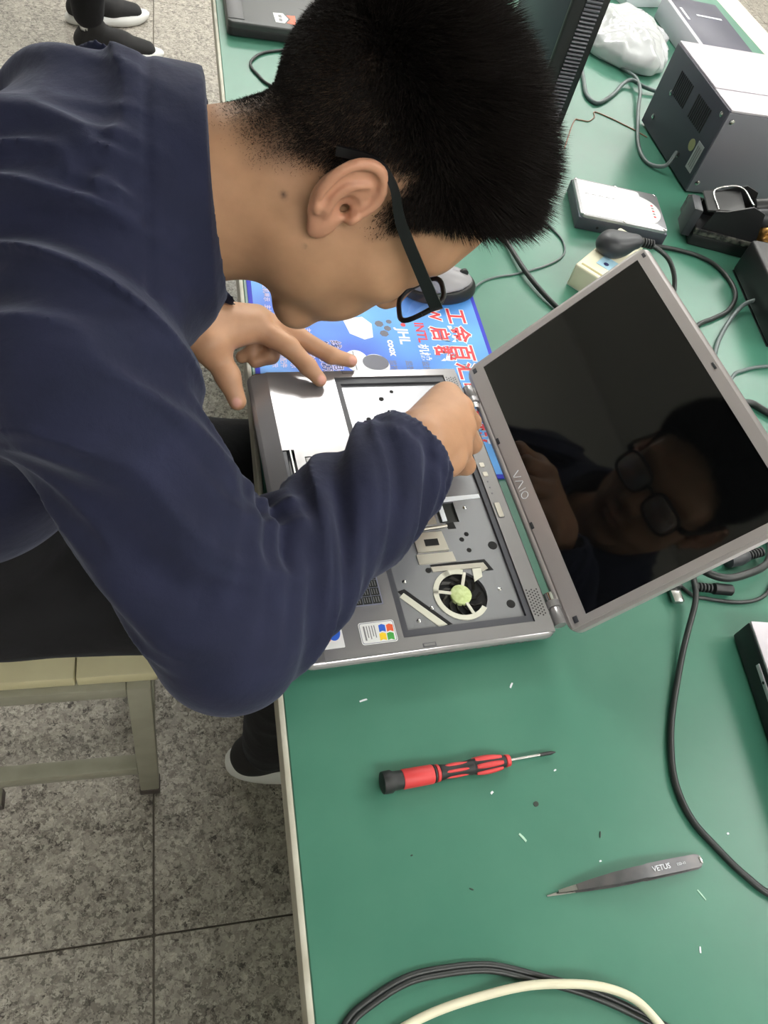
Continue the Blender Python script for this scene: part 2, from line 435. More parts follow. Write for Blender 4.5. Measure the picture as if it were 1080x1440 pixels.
# ------------------------------------------------------------------ the opened laptop
# local frame: x = depth from the front edge, y = -(distance from the owner's left side), z up from the table
LD, LW_, LT = 0.2555, 0.364, 0.030
lap = empty('laptop', (-0.0050, 0.6435, TH + 0.0028), 0.0681)
tag(lap, 'open silver laptop with its keyboard taken out and a dark screen', 'laptop')
def plate_holes(bm, x0, x1, y0, y1, z0, z1, holes):
    xs = sorted({x0, x1, *[h[0] for h in holes], *[h[1] for h in holes]}); ys = sorted({y0, y1, *[h[2] for h in holes], *[h[3] for h in holes]})
    def inside(x, y): return x0 < x < x1 and y0 < y < y1 and not any(h[0] < x < h[1] and h[2] < y < h[3] for h in holes)
    vt = {}
    def V(x, y, z):
        k = (round(x, 6), round(y, 6), z)
        if k not in vt: vt[k] = bm.verts.new((x, y, z))
        return vt[k]
    for i in range(len(xs) - 1):
        for j in range(len(ys) - 1):
            a, b, c, d = xs[i], xs[i + 1], ys[j], ys[j + 1]; mx, my = (a + b) / 2, (c + d) / 2
            if not inside(mx, my): continue
            bm.faces.new((V(a, c, z1), V(b, c, z1), V(b, d, z1), V(a, d, z1)))
            bm.faces.new((V(a, c, z0), V(a, d, z0), V(b, d, z0), V(b, c, z0)))
            e = 1e-4
            if not inside(a - e, my): bm.faces.new((V(a, c, z0), V(a, c, z1), V(a, d, z1), V(a, d, z0)))
            if not inside(b + e, my): bm.faces.new((V(b, c, z0), V(b, d, z0), V(b, d, z1), V(b, c, z1)))
            if not inside(mx, c - e): bm.faces.new((V(a, c, z0), V(b, c, z0), V(b, c, z1), V(a, c, z1)))
            if not inside(mx, d + e): bm.faces.new((V(a, d, z0), V(a, d, z1), V(b, d, z1), V(b, d, z0)))
# lower shell: rounded outline, drawn in towards the feet
def shell_ring(ins, r): return rrect(ins, -LW_ + ins, LD - ins, -ins, r, 5)
bm = bmesh.new()
lv = [(0.012, 0.004, 0.012), (0.005, 0.012, 0.012), (0.002, 0.0195, 0.012)]
rings = [[bm.verts.new((x, y, z)) for x, y in shell_ring(i_, r_)] for i_, z, r_ in lv]
bm.faces.new(rings[0][::-1]); bm.faces.new(rings[-1])
for a, b in zip(rings[:-1], rings[1:]):
    n = len(a)
    for k in range(n): bm.faces.new((a[k], a[(k + 1) % n], b[(k + 1) % n], b[k]))
from_bm('bottom_shell', bm, DARKP, lap)
for x in (0.03, 0.225):
    for y in (-0.03, -0.334):
        lathe('rubber_foot', [(0.008, 0.0 if y > -0.1 else -0.0027), (0.008, 0.005)], BLACKR, lap, 14, Matrix.Translation((x, y, 0)))
# silver deck rim + deck around the keyboard bay
BX0, BX1, BY0, BY1 = 0.099, 0.2345, -0.3475, -0.0135
bm = bmesh.new()
out = rrect(0.0, -LW_, LD, 0.0, 0.012, 5)
def ring_pts(ins, z, slope):
    P = rrect(ins, -LW_ + ins, LD - ins, -ins, 0.012 - min(ins, 0.008), 5)
    return [(x, y, z - (slope * max(0.0, 0.022 - x) / 0.022 if slope else 0)) for x, y in P]
r0 = [bm.verts.new(p) for p in ring_pts(0.0008, 0.0197, 0)]
r1 = [bm.verts.new(p) for p in ring_pts(0.0, 0.0235, 0.002)]
r2 = [bm.verts.new(p) for p in ring_pts(0.0012, 0.0275, 0.005)]
r3 = [bm.verts.new(p) for p in ring_pts(0.0042, 0.0294, 0.006)]
n = len(r0)
for a, b in ((r0, r1), (r1, r2), (r2, r3)):
    for k in range(n): bm.faces.new((a[k], a[(k + 1) % n], b[(k + 1) % n], b[k]))
bm.faces.new(r0[::-1])
from_bm('deck_rim', bm, SILVER, lap, 60)
bm = bmesh.new()
hol = [(BX0, BX1, BY0, BY1), (0.0445, 0.0905, -0.232, -0.128), (0.0195, 0.0345, -0.242, -0.118)]
plate_holes(bm, 0.022, LD - 0.0036, -LW_ + 0.0036, -0.0036, 0.0205, LT - 0.0004, hol)
bmesh.ops.bevel(bm, geom=[e for e in bm.edges if len(e.link_faces) == 2 and e.calc_face_angle(0) > 0.5], offset=0.0008, segments=2, affect='EDGES')
from_bm('palm_rest', bm, SILVER, lap)
# sloped front lip
bm = bmesh.new()
pr_ = [(0.0036, 0.0235), (0.0225, 0.0296), (0.0225, 0.0200), (0.0036, 0.0200)]
a = [bm.verts.new((x, -0.004, z)) for x, z in pr_]; b = [bm.verts.new((x, -LW_ + 0.004, z)) for x, z in pr_]
bm.faces.new(a); bm.faces.new(b[::-1])
for k in range(4): bm.faces.new((a[k], b[k], b[(k + 1) % 4], a[(k + 1) % 4]))
from_bm('front_lip', bm, SILVER, lap)
# touch pad and its buttons
box('touch_pad', (0.0452, -0.2315, 0.0205), (0.0898, -0.1285, 0.0291), SILVER, lap, 0.0006)
for y0, y1 in ((-0.2415, -0.1805), (-0.1795, -0.1185)):
    box('touch_pad_button', (0.0200, y0, 0.0205), (0.0272, y1, 0.0289), BAYTRIM, lap, 0.0012, 3)
    c = tube('chrome_strip', [(0.0300, y0 + 0.0005, 0.0291), (0.0300, y1 - 0.0005, 0.0291)], 0.0022, CHROME, lap, smooth_path=False, n=14)
# dark trim round the bay and the bare chassis plate
bm = bmesh.new(); plate_holes(bm, BX0 + 0.0004, BX1 - 0.0004, BY0 + 0.0004, BY1 - 0.0004, 0.0200, 0.0277, [(BX0 + 0.0065, BX1 - 0.006, BY0 + 0.008, BY1 - 0.009)])
from_bm('bay_trim', bm, BAYTRIM, lap)
PZ = 0.0245
FC = (0.170, -0.307)      # fan centre
def hole_poly(pts): return pts
bm = bmesh.new()
px0, px1, py0, py1 = BX0 + 0.0067, BX1 - 0.0062, BY0 + 0.0082, BY1 - 0.0092
fr = 0.0272
plate_holes(bm, px0, px1, py0, py1, 0.0205, PZ, [(FC[0] - fr, FC[0] + fr, FC[1] - fr, FC[1] + fr), (0.172, 0.194, -0.222, -0.196)])
# square opening filled back to a round one by four corner gussets
for sx in (-1, 1):
    for sy in (-1, 1):
        pts = [(FC[0] + sx * fr, FC[1] + sy * fr)] + [(FC[0] + sx * fr * math.cos(t), FC[1] + sy * fr * math.sin(t)) for t in [math.pi / 2 * k / 8 for k in range(9)]]
        b0 = [bm.verts.new((x, y, 0.0206)) for x, y in pts]; b1 = [bm.verts.new((x, y, PZ - 0.00001)) for x, y in pts]
        bm.faces.new(b0); bm.faces.new(b1)
        for k in range(len(pts)): bm.faces.new((b0[k], b0[(k + 1) % len(pts)], b1[(k + 1) % len(pts)], b1[k]))
from_bm('chassis_plate', bm, PLATE, lap)
# cooling fan
fan = empty('cooling_fan', (FC[0], FC[1], 0)); fan.parent = lap
prism('fan_well', circle(0, 0, 0.0270, 32), 0.0196, 0.0204, HOLE, fan)
bm = bmesh.new()
ro, ri = 0.0285, 0.0232
for k in range(28):          # ring on the near and left side, like a crescent
    a0, a1 = math.radians(70 + 250 * k / 28), math.radians(70 + 250 * (k + 1) / 28)
    def q(r, a, z): return bm.verts.new((r * math.cos(a), r * math.sin(a), z))
    va = [q(ri, a0, PZ), q(ro, a0, PZ), q(ro, a1, PZ), q(ri, a1, PZ)]; vb = [q(ri, a0, PZ + 0.0012), q(ro, a0, PZ + 0.0012), q(ro, a1, PZ + 0.0012), q(ri, a1, PZ + 0.0012)]
    bm.faces.new(va[::-1]); bm.faces.new(vb)
    for i in range(4): bm.faces.new((va[i], va[(i + 1) % 4], vb[(i + 1) % 4], vb[i]))
bmesh.ops.remove_doubles(bm, verts=bm.verts[:], dist=1e-6)
from_bm('fan_ring', bm, FANRING, fan)
lathe('hub', [(0.0108, 0.0206), (0.0108, PZ + 0.0004), (0.0098, PZ + 0.0012)], FANHUB, fan, 28)
bv = []
for k in range(11):
    a = 2 * math.pi * k / 11
    P = [(0.0105 * math.cos(a), 0.0105 * math.sin(a)), (0.0165 * math.cos(a + 0.22), 0.0165 * math.sin(a + 0.22)), (0.0222 * math.cos(a + 0.55), 0.0222 * math.sin(a + 0.55))]
    Q = [(p[0] * math.cos(0.16) - p[1] * math.sin(0.16), p[0] * math.sin(0.16) + p[1] * math.cos(0.16)) for p in P]
    V = [(*p, PZ - 0.0010) for p in P] + [(*p, PZ - 0.0030) for p in Q] + [(*p, 0.0206) for p in P] + [(*p, 0.0206) for p in Q]
    F = [(0, 1, 4, 3), (1, 2, 5, 4), (6, 9, 10, 7), (7, 10, 11, 8), (0, 6, 7, 1), (1, 7, 8, 2), (3, 4, 10, 9), (4, 5, 11, 10), (2, 8, 11, 5), (0, 3, 9, 6)]
    bv.append(([np.array(v) for v in V], F))
    raw('blade', V, F, BLADE, fan, 20)
for k, a in enumerate((1.15, 2.9, 5.0)):
    M = Matrix.Rotation(a, 4, 'Z')
    box('strut', (0.009, -0.0017, PZ - 0.0002), (0.0265, 0.0017, PZ + 0.0009), FANRING, fan, 0.0003, 1, M)
# fittings on the plate
def flat(name, pts, m, h=0.0006, z=PZ, parent=lap): return prism(name, [(u, -v) for u, v in pts], z - 0.0002, z + h, m, parent)
flat('slot_recess', [(0.101 + 0.0055, 0.2965), (0.114, 0.2945), (0.152, 0.3375), (0.138, 0.3392)], HOLE, 0.0003)
flat('bracket', [(0.107, 0.303), (0.112, 0.299), (0.1465, 0.3375), (0.138, 0.3390)], FANRING, 0.0009)
flat('slot_recess', [(0.147, 0.2705), (0.207, 0.2700), (0.213, 0.2835), (0.205, 0.2835), (0.200, 0.279), (0.150, 0.276)], HOLE, 0.0003)
flat('bracket', [(0.147, 0.2735), (0.204, 0.2742), (0.207, 0.2815), (0.200, 0.2842), (0.199, 0.2795), (0.148, 0.2790)], BRIGHT, 0.0014)
flat('bracket', [(0.190, 0.280), (0.200, 0.280), (0.198, 0.290), (0.188, 0.295)], FANRING, 0.0012)
flat('tin_shield', [(0.138, 0.2330), (0.170, 0.2330), (0.172, 0.2560), (0.138, 0.2560)], BRIGHT, 0.0022)
flat('tin_shield', [(0.136, 0.2580), (0.175, 0.2580), (0.176, 0.2695), (0.136, 0.2695)], BRIGHT, 0.0012)
flat('tin_shield', [(0.136, 0.2050), (0.168, 0.2020), (0.168, 0.2230), (0.138, 0.2230)], BRIGHT, 0.0016)
flat('shield_window', [(0.148, 0.2415), (0.163, 0.2415), (0.163, 0.2495), (0.148, 0.2495)], HOLE, 0.0003, PZ + 0.0022)
flat('shield_window', [(0.150, 0.2110), (0.163, 0.2105), (0.163, 0.2165), (0.150, 0.2170)], HOLE, 0.0003, PZ + 0.0016)
tube('clip_bar', [(0.140, -0.2295, PZ + 0.0015), (0.178, -0.2265, PZ + 0.0015)], 0.0016, BRIGHT, lap, smooth_path=False)
flat('bar_seat', [(0.178, 0.2225), (0.187, 0.2220), (0.188, 0.2300), (0.179, 0.2300)], HOLE, 0.0003)
flat('ribbon_cable', [(0.172, 0.1900), (0.2265, 0.1885), (0.2265, 0.1935), (0.176, 0.1960), (0.168, 0.2010), (0.164, 0.1985)], P_WHITE, 0.0008)
box('circuit_board', (0.1722, -0.2218, 0.0205), (0.1938, -0.1962, 0.0222), PCB, lap)
box('connector', (0.1760, -0.2190, 0.0222), (0.1815, -0.1990, 0.0240), P_WHITE, lap, 0.0004)
for u, v, r in ((0.190, 0.244, 0.0026), (0.194, 0.2575, 0.0026), (0.2215, 0.2545, 0.0050), (0.2185, 0.3235, 0.0046), (0.197, 0.238, 0.0026), (0.144, 0.2765, 0.0030), (0.183, 0.183, 0.0026), (0.150, 0.045, 0.0030), (0.128, 0.075, 0.0028), (0.190, 0.060, 0.0030), (0.165, 0.034, 0.0024)):
    flat('screw_hole', circle(u, v, r, 16), HOLE, 0.0003)
for u, v in ((0.116, 0.2865), (0.1195, 0.330), (0.212, 0.306), (0.136, 0.318), (0.205, 0.205)):
    lathe('screw', [(0.0020, PZ - 0.0002), (0.0020, PZ + 0.0006), (0.0012, PZ + 0.0010)], STEEL, lap, 12, Matrix.Translation((u, -v, 0)))
# latch slots, buttons, speaker grilles on the deck
DZ = LT - 0.0004
for u, v in ((0.1215, 0.3575), (0.1165, 0.0065)):
    flat('latch_slot', [(u - 0.0065, v - 0.002), (u + 0.0065, v - 0.002), (u + 0.0065, v + 0.002), (u - 0.0065, v + 0.002)], BAYTRIM, 0.0003, DZ)
    flat('latch_plate', [(u - 0.0055, v - 0.0013), (u + 0.0055, v - 0.0013), (u + 0.0055, v + 0.0013), (u - 0.0055, v + 0.0013)], SILVER, 0.0005, DZ)
flat('power_button', rrect(0.2375, 0.205, 0.2435, 0.224, 0.0012, 3), BRIGHT, 0.0010, DZ)
flat('power_button_gap', rrect(0.2368, 0.2042, 0.2442, 0.2248, 0.0014, 3), BAYTRIM, 0.0002, DZ)
for v in (0.150, 0.163): flat('shortcut_button', rrect(0.2375, v, 0.2430, v + 0.006, 0.0012, 3), BRIGHT, 0.0008, DZ)
for v in (0.176, 0.184, 0.192): flat('status_light', circle(0.240, v, 0.0009, 10), BAYTRIM, 0.0003, DZ)
for vc in (0.327, 0.032):
    for i in range(9):
        for j in range(5):
            u = 0.2372 + j * 0.0028; v = vc - 0.014 + i * 0.0034 + (0.0017 if j % 2 else 0)
            flat('speaker_hole', circle(u, v, 0.00085, 6), HOLE, 0.0002, DZ)
# stickers
st = flat('sticker', rrect(0.0585, 0.3275, 0.0930, 0.3500, 0.0025, 4), STICK, 0.0003, DZ)
SZ = DZ + 0.0003
flat('sticker_rim', rrect(0.0592, 0.3282, 0.0923, 0.3493, 0.0022, 4), P_GREY, 0.00005, SZ, lap)
flat('sticker_face', rrect(0.0598, 0.3288, 0.0917, 0.3487, 0.0020, 4), STICK, 0.0001, SZ, lap)
for du, dv, mm in ((0.0775, 0.3320, P_BLUE), (0.0848, 0.3325, P_ORG), (0.0765, 0.3405, P_YEL), (0.0838, 0.3410, P_GRN)):
    flat('flag_pane', [(du, dv), (du + 0.0032, dv - 0.001), (du + 0.0064, dv + 0.0004), (du + 0.0060, dv + 0.0074), (du + 0.0028, dv + 0.0060), (du - 0.0004, dv + 0.0070)], mm, 0.0002, SZ, lap)
for k, (u, ln) in enumerate(((0.0625, 0.0145), (0.0655, 0.012), (0.0680, 0.0135), (0.0705, 0.0110), (0.0728, 0.0125))):
    flat('print_line', [(u, 0.3315), (u + (0.0016 if k == 0 else 0.0009), 0.3315), (u + (0.0016 if k == 0 else 0.0009), 0.3315 + ln), (u, 0.3315 + ln)], P_TEXT, 0.0002, SZ, lap)
flat('sticker', rrect(0.0180, 0.3270, 0.0425, 0.3495, 0.001, 3), STICK, 0.0003, DZ)
flat('sticker_swirl', circle(0.0345, 0.3335, 0.0062, 20, 0, 0.0085), P_BLUE, 0.0002, SZ, lap)
flat('sticker_swirl', circle(0.0270, 0.3395, 0.0040, 16, 0, 0.0035), P_RED, 0.0003, SZ, lap)
flat('sticker_label', rrect(0.0490, 0.2560, 0.0880, 0.3105, 0.0012, 3), P_GREY, 0.0002, DZ)
for r_ in range(6):
    for k in range(4):
        u0 = 0.0505 + k * 0.0092; v0 = 0.2575 + r_ * 0.0087
        flat('label_cell', [(u0, v0), (u0 + 0.0086, v0), (u0 + 0.0086, v0 + 0.0081), (u0, v0 + 0.0081)], PCB, 0.0001, DZ + 0.0002)
        for j in range(3):
            flat('print_line', [(u0 + 0.0012 + j * 0.0024, v0 + 0.001), (u0 + 0.0020 + j * 0.0024, v0 + 0.001), (u0 + 0.0020 + j * 0.0024, v0 + 0.0066), (u0 + 0.0012 + j * 0.0024, v0 + 0.0066)], P_TEXT, 0.0001, DZ + 0.0003)
# side vents
for k in range(14):
    box('vent_rib', (0.11 + k * 0.009, -LW_ + 0.0032, 0.0125), (0.115 + k * 0.009, -LW_ + 0.0075, 0.0180), BLACKP, lap)
# the lid, its own frame: x = up the lid, y = -v, z = out of the screen
LA = 0.8783
lid = empty('lid', (LD + 0.0152, 0, 0.022)); lid.parent = lap; lid.rotation_euler = (0, -LA, 0)
LH = 0.2455
bm = bmesh.new(); add_prism(bm, rrect(0.0, -LW_, LH, 0.0, 0.012, 6), -0.0075, 0.0, 0.0016, 2)
from_bm('lid_back', bm, BEZEL, lid)
SX0, SX1, SY0, SY1 = 0.0225, 0.2305, -0.3515, -0.0120
bm = bmesh.new(); plate_holes(bm, 0.004, LH - 0.004, -LW_ + 0.004, -0.004, -0.002, 0.0012, [(SX0, SX1, SY0, SY1)])
bmesh.ops.bevel(bm, geom=[e for e in bm.edges if len(e.link_faces) == 2 and e.calc_face_angle(0) > 0.5], offset=0.0006, segments=2, affect='EDGES')
from_bm('bezel', bm, BEZEL, lid)
box('screen', (SX0 + 0.0001, SY0 + 0.0001, -0.0015), (SX1 - 0.0001, SY1 - 0.0001, 0.0003), SCREEN, lid)
# rounded hinge spine along the bottom of the lid
tube('hinge_spine', [(-0.0005, -0.030, -0.0045), (-0.0005, -LW_ + 0.030, -0.0045)], 0.0052, BEZEL, lid, smooth_path=False, n=16)
for v in (0.118, 0.236): box('bezel_catch', (0.0035, -v - 0.004, 0.0008), (0.0068, -v + 0.004, 0.0022), DARKP, lid, 0.0004)
for v in (0.010, 0.352): box('rubber_pad', (0.0085, -v - 0.0035, 0.001), (0.0135, -v + 0.0035, 0.0018), BAYTRIM, lid, 0.0003)
box('rubber_pad', (0.2365, -0.0150, 0.001), (0.2400, -0.0090, 0.0018), BAYTRIM, lid, 0.0003)
box('latch_hook', (0.2370, -0.1860, 0.0008), (0.2395, -0.1780, 0.0020), DARKP, lid, 0.0003)
# logo strokes V A I O
def strokes(name, lines, r, m, parent, z):
    g = []
    for ln in lines:
        g.append(tube_geo([np.array([x, y, z]) for x, y in ln], r, 6, None))
    V, F = join_geo(g); return raw(name, V, F, m, parent, 60)
H0, H1 = 0.0065, 0.0145
strokes('logo', [[(H1, -0.1665), (H0, -0.1705), (H0, -0.1715), (H1, -0.1755)], [(H0, -0.1770), (H1, -0.1815), (H1, -0.1825), (H0, -0.1870)], [(H0, -0.1910), (H1, -0.1910)],
                 [((H0 + H1) / 2 + 0.0040 * math.sin(t), -0.1985 - 0.0042 * math.cos(t)) for t in [2 * math.pi * k / 18 for k in range(19)]]], 0.00055, P_WHITE, lid, 0.0014)
# hinges
for s_, v in ((1, 0.338), (-1, 0.043)):
    h = empty('hinge', (LD + 0.0085, -v, 0.0215)); h.parent = lap
    Mx = Matrix.Rotation(math.radians(90), 4, 'X')
    lathe('barrel', [(0.0005, -0.0145), (0.0064, -0.0140), (0.0068, -0.0120), (0.0068, 0.0040), (0.0064, 0.0046)], SILVER, h, 20, Mx)
    lathe('collar', [(0.0070, 0.0048), (0.0079, 0.0052), (0.0079, 0.0120), (0.0070, 0.0126)], SILVER, h, 20, Mx)
    lathe('barrel', [(0.0056, 0.0128), (0.0060, 0.0132), (0.0060, 0.0215), (0.0010, 0.0222)], CHROME, h, 20, Mx)
    for o in list(h.children):
        if s_ > 0: o.scale = (1, -1, 1)
        o.scale = (1, -s_, 1) if s_ > 0 else (1, 1, 1)

# ------------------------------------------------------------------ printed mouse mat under the laptop
mm = empty('mouse_mat', (0.0, 0.0, TH)); tag(mm, 'blue printed mouse mat with red lettering partly under the laptop', 'mouse mat')
MC = [(0.010, 0.858), (0.322, 0.858), (0.322, 0.500), (0.010, 0.500)]
prism('mat_base', rrect(0.010, 0.512, 0.3225, 0.860, 0.012, 5), 0.0, 0.0021, MATEDGE, mm, 0.0008, 2)
prism('printed_top', rrect(0.0155, 0.5175, 0.3170, 0.8545, 0.009, 5), 0.0021, 0.0024, MATBLUE, mm)
def mtxt(name, s, x, y, size, m, z=0.0025, bold=0.0, slant=0.0):
    # reads from the owner's left to right: text x -> -Y, text up -> +X
    M = Matrix.Translation((x, y, z)) @ Matrix.Rotation(math.radians(-90 + slant), 4, 'Z')
    return text_mesh(name, s, size, m, mm, M, bold, 0.00005)
for x, y, s, sz in ((0.2855, 0.788, '工', 0.031), (0.2830, 0.753, '金', 0.031), (0.2805, 0.718, '百', 0.031), (0.2780, 0.684, '汇', 0.031), (0.2755, 0.650, '电', 0.031), (0.273, 0.616, '脑', 0.031), (0.270, 0.580, '城', 0.031),
                    (0.2560, 0.790, 'W', 0.022), (0.2555, 0.752, '启', 0.027), (0.2535, 0.716, '群', 0.027)):
    mtxt('letter_outline', s, x, y, sz, P_WHITE, 0.00245, 0.0021); mtxt('letter', s, x, y, sz, P_RED, 0.0026, 0.0007)
mtxt('letter', 'INTL', 0.2300, 0.753, 0.018, P_RED, 0.0026, 0.0004); mtxt('letter', '机械', 0.2275, 0.716, 0.015, P_WHITE, 0.0026, 0.0003)
mtxt('letter', 'JHL', 0.2050, 0.744, 0.020, P_WHITE, 0.0026, 0.0006); mtxt('letter', '●', 0.2080, 0.766, 0.009, P_RED, 0.0026)
mtxt('letter', 'coox', 0.1860, 0.722, 0.014, P_WHITE, 0.0026, 0.0006)
for x, y in ((0.2250, 0.690), (0.2030, 0.690), (0.1820, 0.690)): mtxt('letter', '监控', x, y, 0.010, P_GREY, 0.0026)
for x, y, s in ((0.1120, 0.724, '线'), (0.1115, 0.708, '材'), (0.0960, 0.722, '键'), (0.0955, 0.700, '电'), (0.0965, 0.684, '源'), (0.1110, 0.686, '电'), (0.1105, 0.672, '子')):
    mtxt('letter_outline', s, x, y, 0.0145, P_PINK, 0.00245, 0.0009); mtxt('letter', s, x, y, 0.0145, P_NAVY, 0.0026)
for i, x in enumerate((0.0330, 0.0440, 0.0560, 0.0680, 0.0800)):
    for y in (0.815, 0.775, 0.735, 0.697):
        mtxt('letter', '数码配件' if (i % 2) else '主机显示', x, y, 0.0085, P_PINK, 0.0026, 0.0002)
# printed pictures: a dome camera and a white box
prism('print_patch', circle(0.1360, 0.696, 0.0155, 28, 0, 0.019), 0.00245, 0.0026, P_WHITE, mm)
prism('print_patch', circle(0.1600, 0.690, 0.0175, 28, 0, 0.019), 0.00245, 0.00265, P_WHITE, mm)
prism('print_patch', [(x, y) for x, y in circle(0.1600, 0.6945, 0.0168, 28, 0, 0.0135)], 0.00245, 0.0027, P_DARK, mm)
prism('print_patch', [(0.1325, 0.713), (0.1335, 0.713), (0.1345, 0.678), (0.1335, 0.678)], 0.00245, 0.0027, P_DARK, mm)
prism('print_patch', [(0.128, 0.772), (0.155, 0.778), (0.166, 0.765), (0.164, 0.740), (0.152, 0.735), (0.134, 0.745)], 0.00245, 0.0026, P_WHITE, mm)
for x, y, r in ((0.176, 0.766, 0.006), (0.186, 0.758, 0.005), (0.180, 0.748, 0.006), (0.190, 0.771, 0.004)):
    prism('print_patch', circle(x, y, r, 7, r * 90), 0.00245, 0.0026, P_DARK, mm)

# ------------------------------------------------------------------ SDF tools (smooth blended shapes meshed with surface nets)
def smin(a, b, k):
    if k <= 0: return np.minimum(a, b)
    h = np.maximum(k - np.abs(a - b), 0.0) / k
    return np.minimum(a, b) - h * h * k * 0.25
class Sdf:
    def __init__(self): self.ops = []
    def add(self, fn, lo, hi, k=0.0, sub=False): self.ops.append((fn, np.array(lo, float), np.array(hi, float), k, sub))
    def cap(self, a, b, ra, rb=None, k=0.01, sub=False, flat=None):
        a = np.array(a, float); b = np.array(b, float); rb = ra if rb is None else rb
        ba = b - a; L2 = float(ba @ ba) + 1e-12
        if flat is not None:
            nax = np.array(flat[0], float); nax /= np.linalg.norm(nax); sc = flat[1]
        def fn(P):
            v = P - a; t = np.clip(v @ ba / L2, 0, 1); v = v - t[:, None] * ba
            r = ra + (rb - ra) * t
            if flat is not None:
                c = v @ nax; v = v + nax * (c * (1.0 / sc - 1.0))[:, None]
                return (np.sqrt((v * v).sum(1)) - r) * min(1.0, sc)
            return np.sqrt((v * v).sum(1)) - r
        R_ = max(ra, rb) * (max(1.0, flat[1]) if flat is not None else 1.0)
        self.add(fn, np.minimum(a, b) - R_, np.maximum(a, b) + R_, k, sub)
    def chain(self, pts, rs, k=0.008):
        for i in range(len(pts) - 1): self.cap(pts[i], pts[i + 1], rs[i], rs[i + 1], k)
    def ell(self, c, rad, k=0.01, ax=None, sub=False):
        c = np.array(c, float); rad = np.array(rad, float); A = np.eye(3) if ax is None else np.array(ax, float)
        def fn(P):
            q = (P - c) @ A; k0 = np.sqrt(((q / rad) ** 2).sum(1)); k1 = np.sqrt(((q / rad ** 2) ** 2).sum(1)) + 1e-9
            return np.where(k0 < 1e-6, -rad.min(), k0 * (k0 - 1.0) / k1)
        R_ = rad.max() if ax is not None else rad
        self.add(fn, c - R_, c + R_, k, sub)
    def __call__(self, P):
        d = np.full(len(P), 0.5)
        for fn, lo, hi, k, sub in self.ops:
            mg = k + 0.045
            m = np.all((P > lo - mg) & (P < hi + mg), axis=1)
            if not m.any(): continue
            idx = np.nonzero(m)[0]; v = fn(P[idx])
            d[idx] = -smin(-d[idx], v, k) if sub else smin(d[idx], v, k)
        return d
def mesh_sdf(sdf, lo, hi, h, B=4, warp=None):
    lo = np.array(lo, float); hi = np.array(hi, float)
    nb = np.ceil((hi - lo) / (h * B)).astype(int); n = nb * B
    f = (lambda P: sdf(P)) if warp is None else (lambda P: warp(P, sdf(P)))
    g = [lo[i] + (np.arange(nb[i]) + 0.5) * h * B for i in range(3)]
    C = np.stack(np.meshgrid(*g, indexing='ij'), -1).reshape(-1, 3)
    dc = f(C); act = np.abs(dc) < h * B * 1.45
    sign = np.where(dc > 0, 1.0, -1.0).astype(np.float32).reshape(nb)
    fld = np.repeat(np.repeat(np.repeat(sign, B, 0), B, 1), B, 2)
    ai = np.argwhere(act.reshape(nb))
    o = np.stack(np.meshgrid(*[np.arange(B)] * 3, indexing='ij'), -1).reshape(-1, 3)
    for s0 in range(0, len(ai), 6000):
        I = (ai[s0:s0 + 6000][:, None, :] * B + o[None]).reshape(-1, 3)
        fld[I[:, 0], I[:, 1], I[:, 2]] = f(lo + I * h)
    ins = fld < 0
    cells = np.zeros(n - 1, np.uint8)
    for dx in (0, 1):
        for dy in (0, 1):
            for dz in (0, 1):
                cells += ins[dx:n[0] - 1 + dx, dy:n[1] - 1 + dy, dz:n[2] - 1 + dz]
    cc = np.argwhere((cells > 0) & (cells < 8)); vid = np.full(n - 1, -1, np.int32); vid[cc[:, 0], cc[:, 1], cc[:, 2]] = np.arange(len(cc))
    cs = np.array([(x, y, z) for x in (0, 1) for y in (0, 1) for z in (0, 1)])
    val = np.stack([fld[cc[:, 0] + c[0], cc[:, 1] + c[1], cc[:, 2] + c[2]] for c in cs], 1)
    acc = np.zeros((len(cc), 3)); cnt = np.zeros(len(cc))
    for i in range(8):
        for j in range(i + 1, 8):
            if np.abs(cs[i] - cs[j]).sum() != 1: continue
            a, b = val[:, i], val[:, j]; m = (a < 0) != (b < 0)
            t = np.where(m, a / np.where(m, a - b, 1), 0)
            acc += m[:, None] * (cs[i] + t[:, None] * (cs[j] - cs[i])); cnt += m
    V = lo + (cc + acc / cnt[:, None]) * h
    F = []
    for ax in range(3):
        sl0 = [slice(None)] * 3; sl1 = [slice(None)] * 3; sl0[ax] = slice(0, -1); sl1[ax] = slice(1, None)
        e = np.argwhere(ins[tuple(sl0)] != ins[tuple(sl1)])
        u, w = (ax + 1) % 3, (ax + 2) % 3
        e = e[(e[:, u] > 0) & (e[:, w] > 0) & (e[:, u] < n[u] - 1) & (e[:, w] < n[w] - 1)]
        fw = ins[e[:, 0], e[:, 1], e[:, 2]]
        q = []
        for du, dw in ((1, 1), (0, 1), (0, 0), (1, 0)):
            c = e.copy(); c[:, u] -= du; c[:, w] -= dw; q.append(vid[c[:, 0], c[:, 1], c[:, 2]])
        q = np.stack(q, 1); q[~fw] = q[~fw][:, ::-1]; F.append(q)
    F = np.concatenate(F); F = F[(F >= 0).all(1)]
    return V, F
def np_mesh(name, V, F, m, parent=None):
    me = bpy.data.meshes.new(name)
    me.vertices.add(len(V)); me.vertices.foreach_set('co', np.asarray(V, np.float32).ravel())
    k = F.shape[1]
    me.loops.add(F.size); me.loops.foreach_set('vertex_index', F.astype(np.int32).ravel())
    me.polygons.add(len(F)); me.polygons.foreach_set('loop_start', np.arange(0, F.size, k, dtype=np.int32)); me.polygons.foreach_set('loop_total', np.full(len(F), k, np.int32))
    me.update(calc_edges=True); me.validate()
    return link(name, me, m, parent, 180)
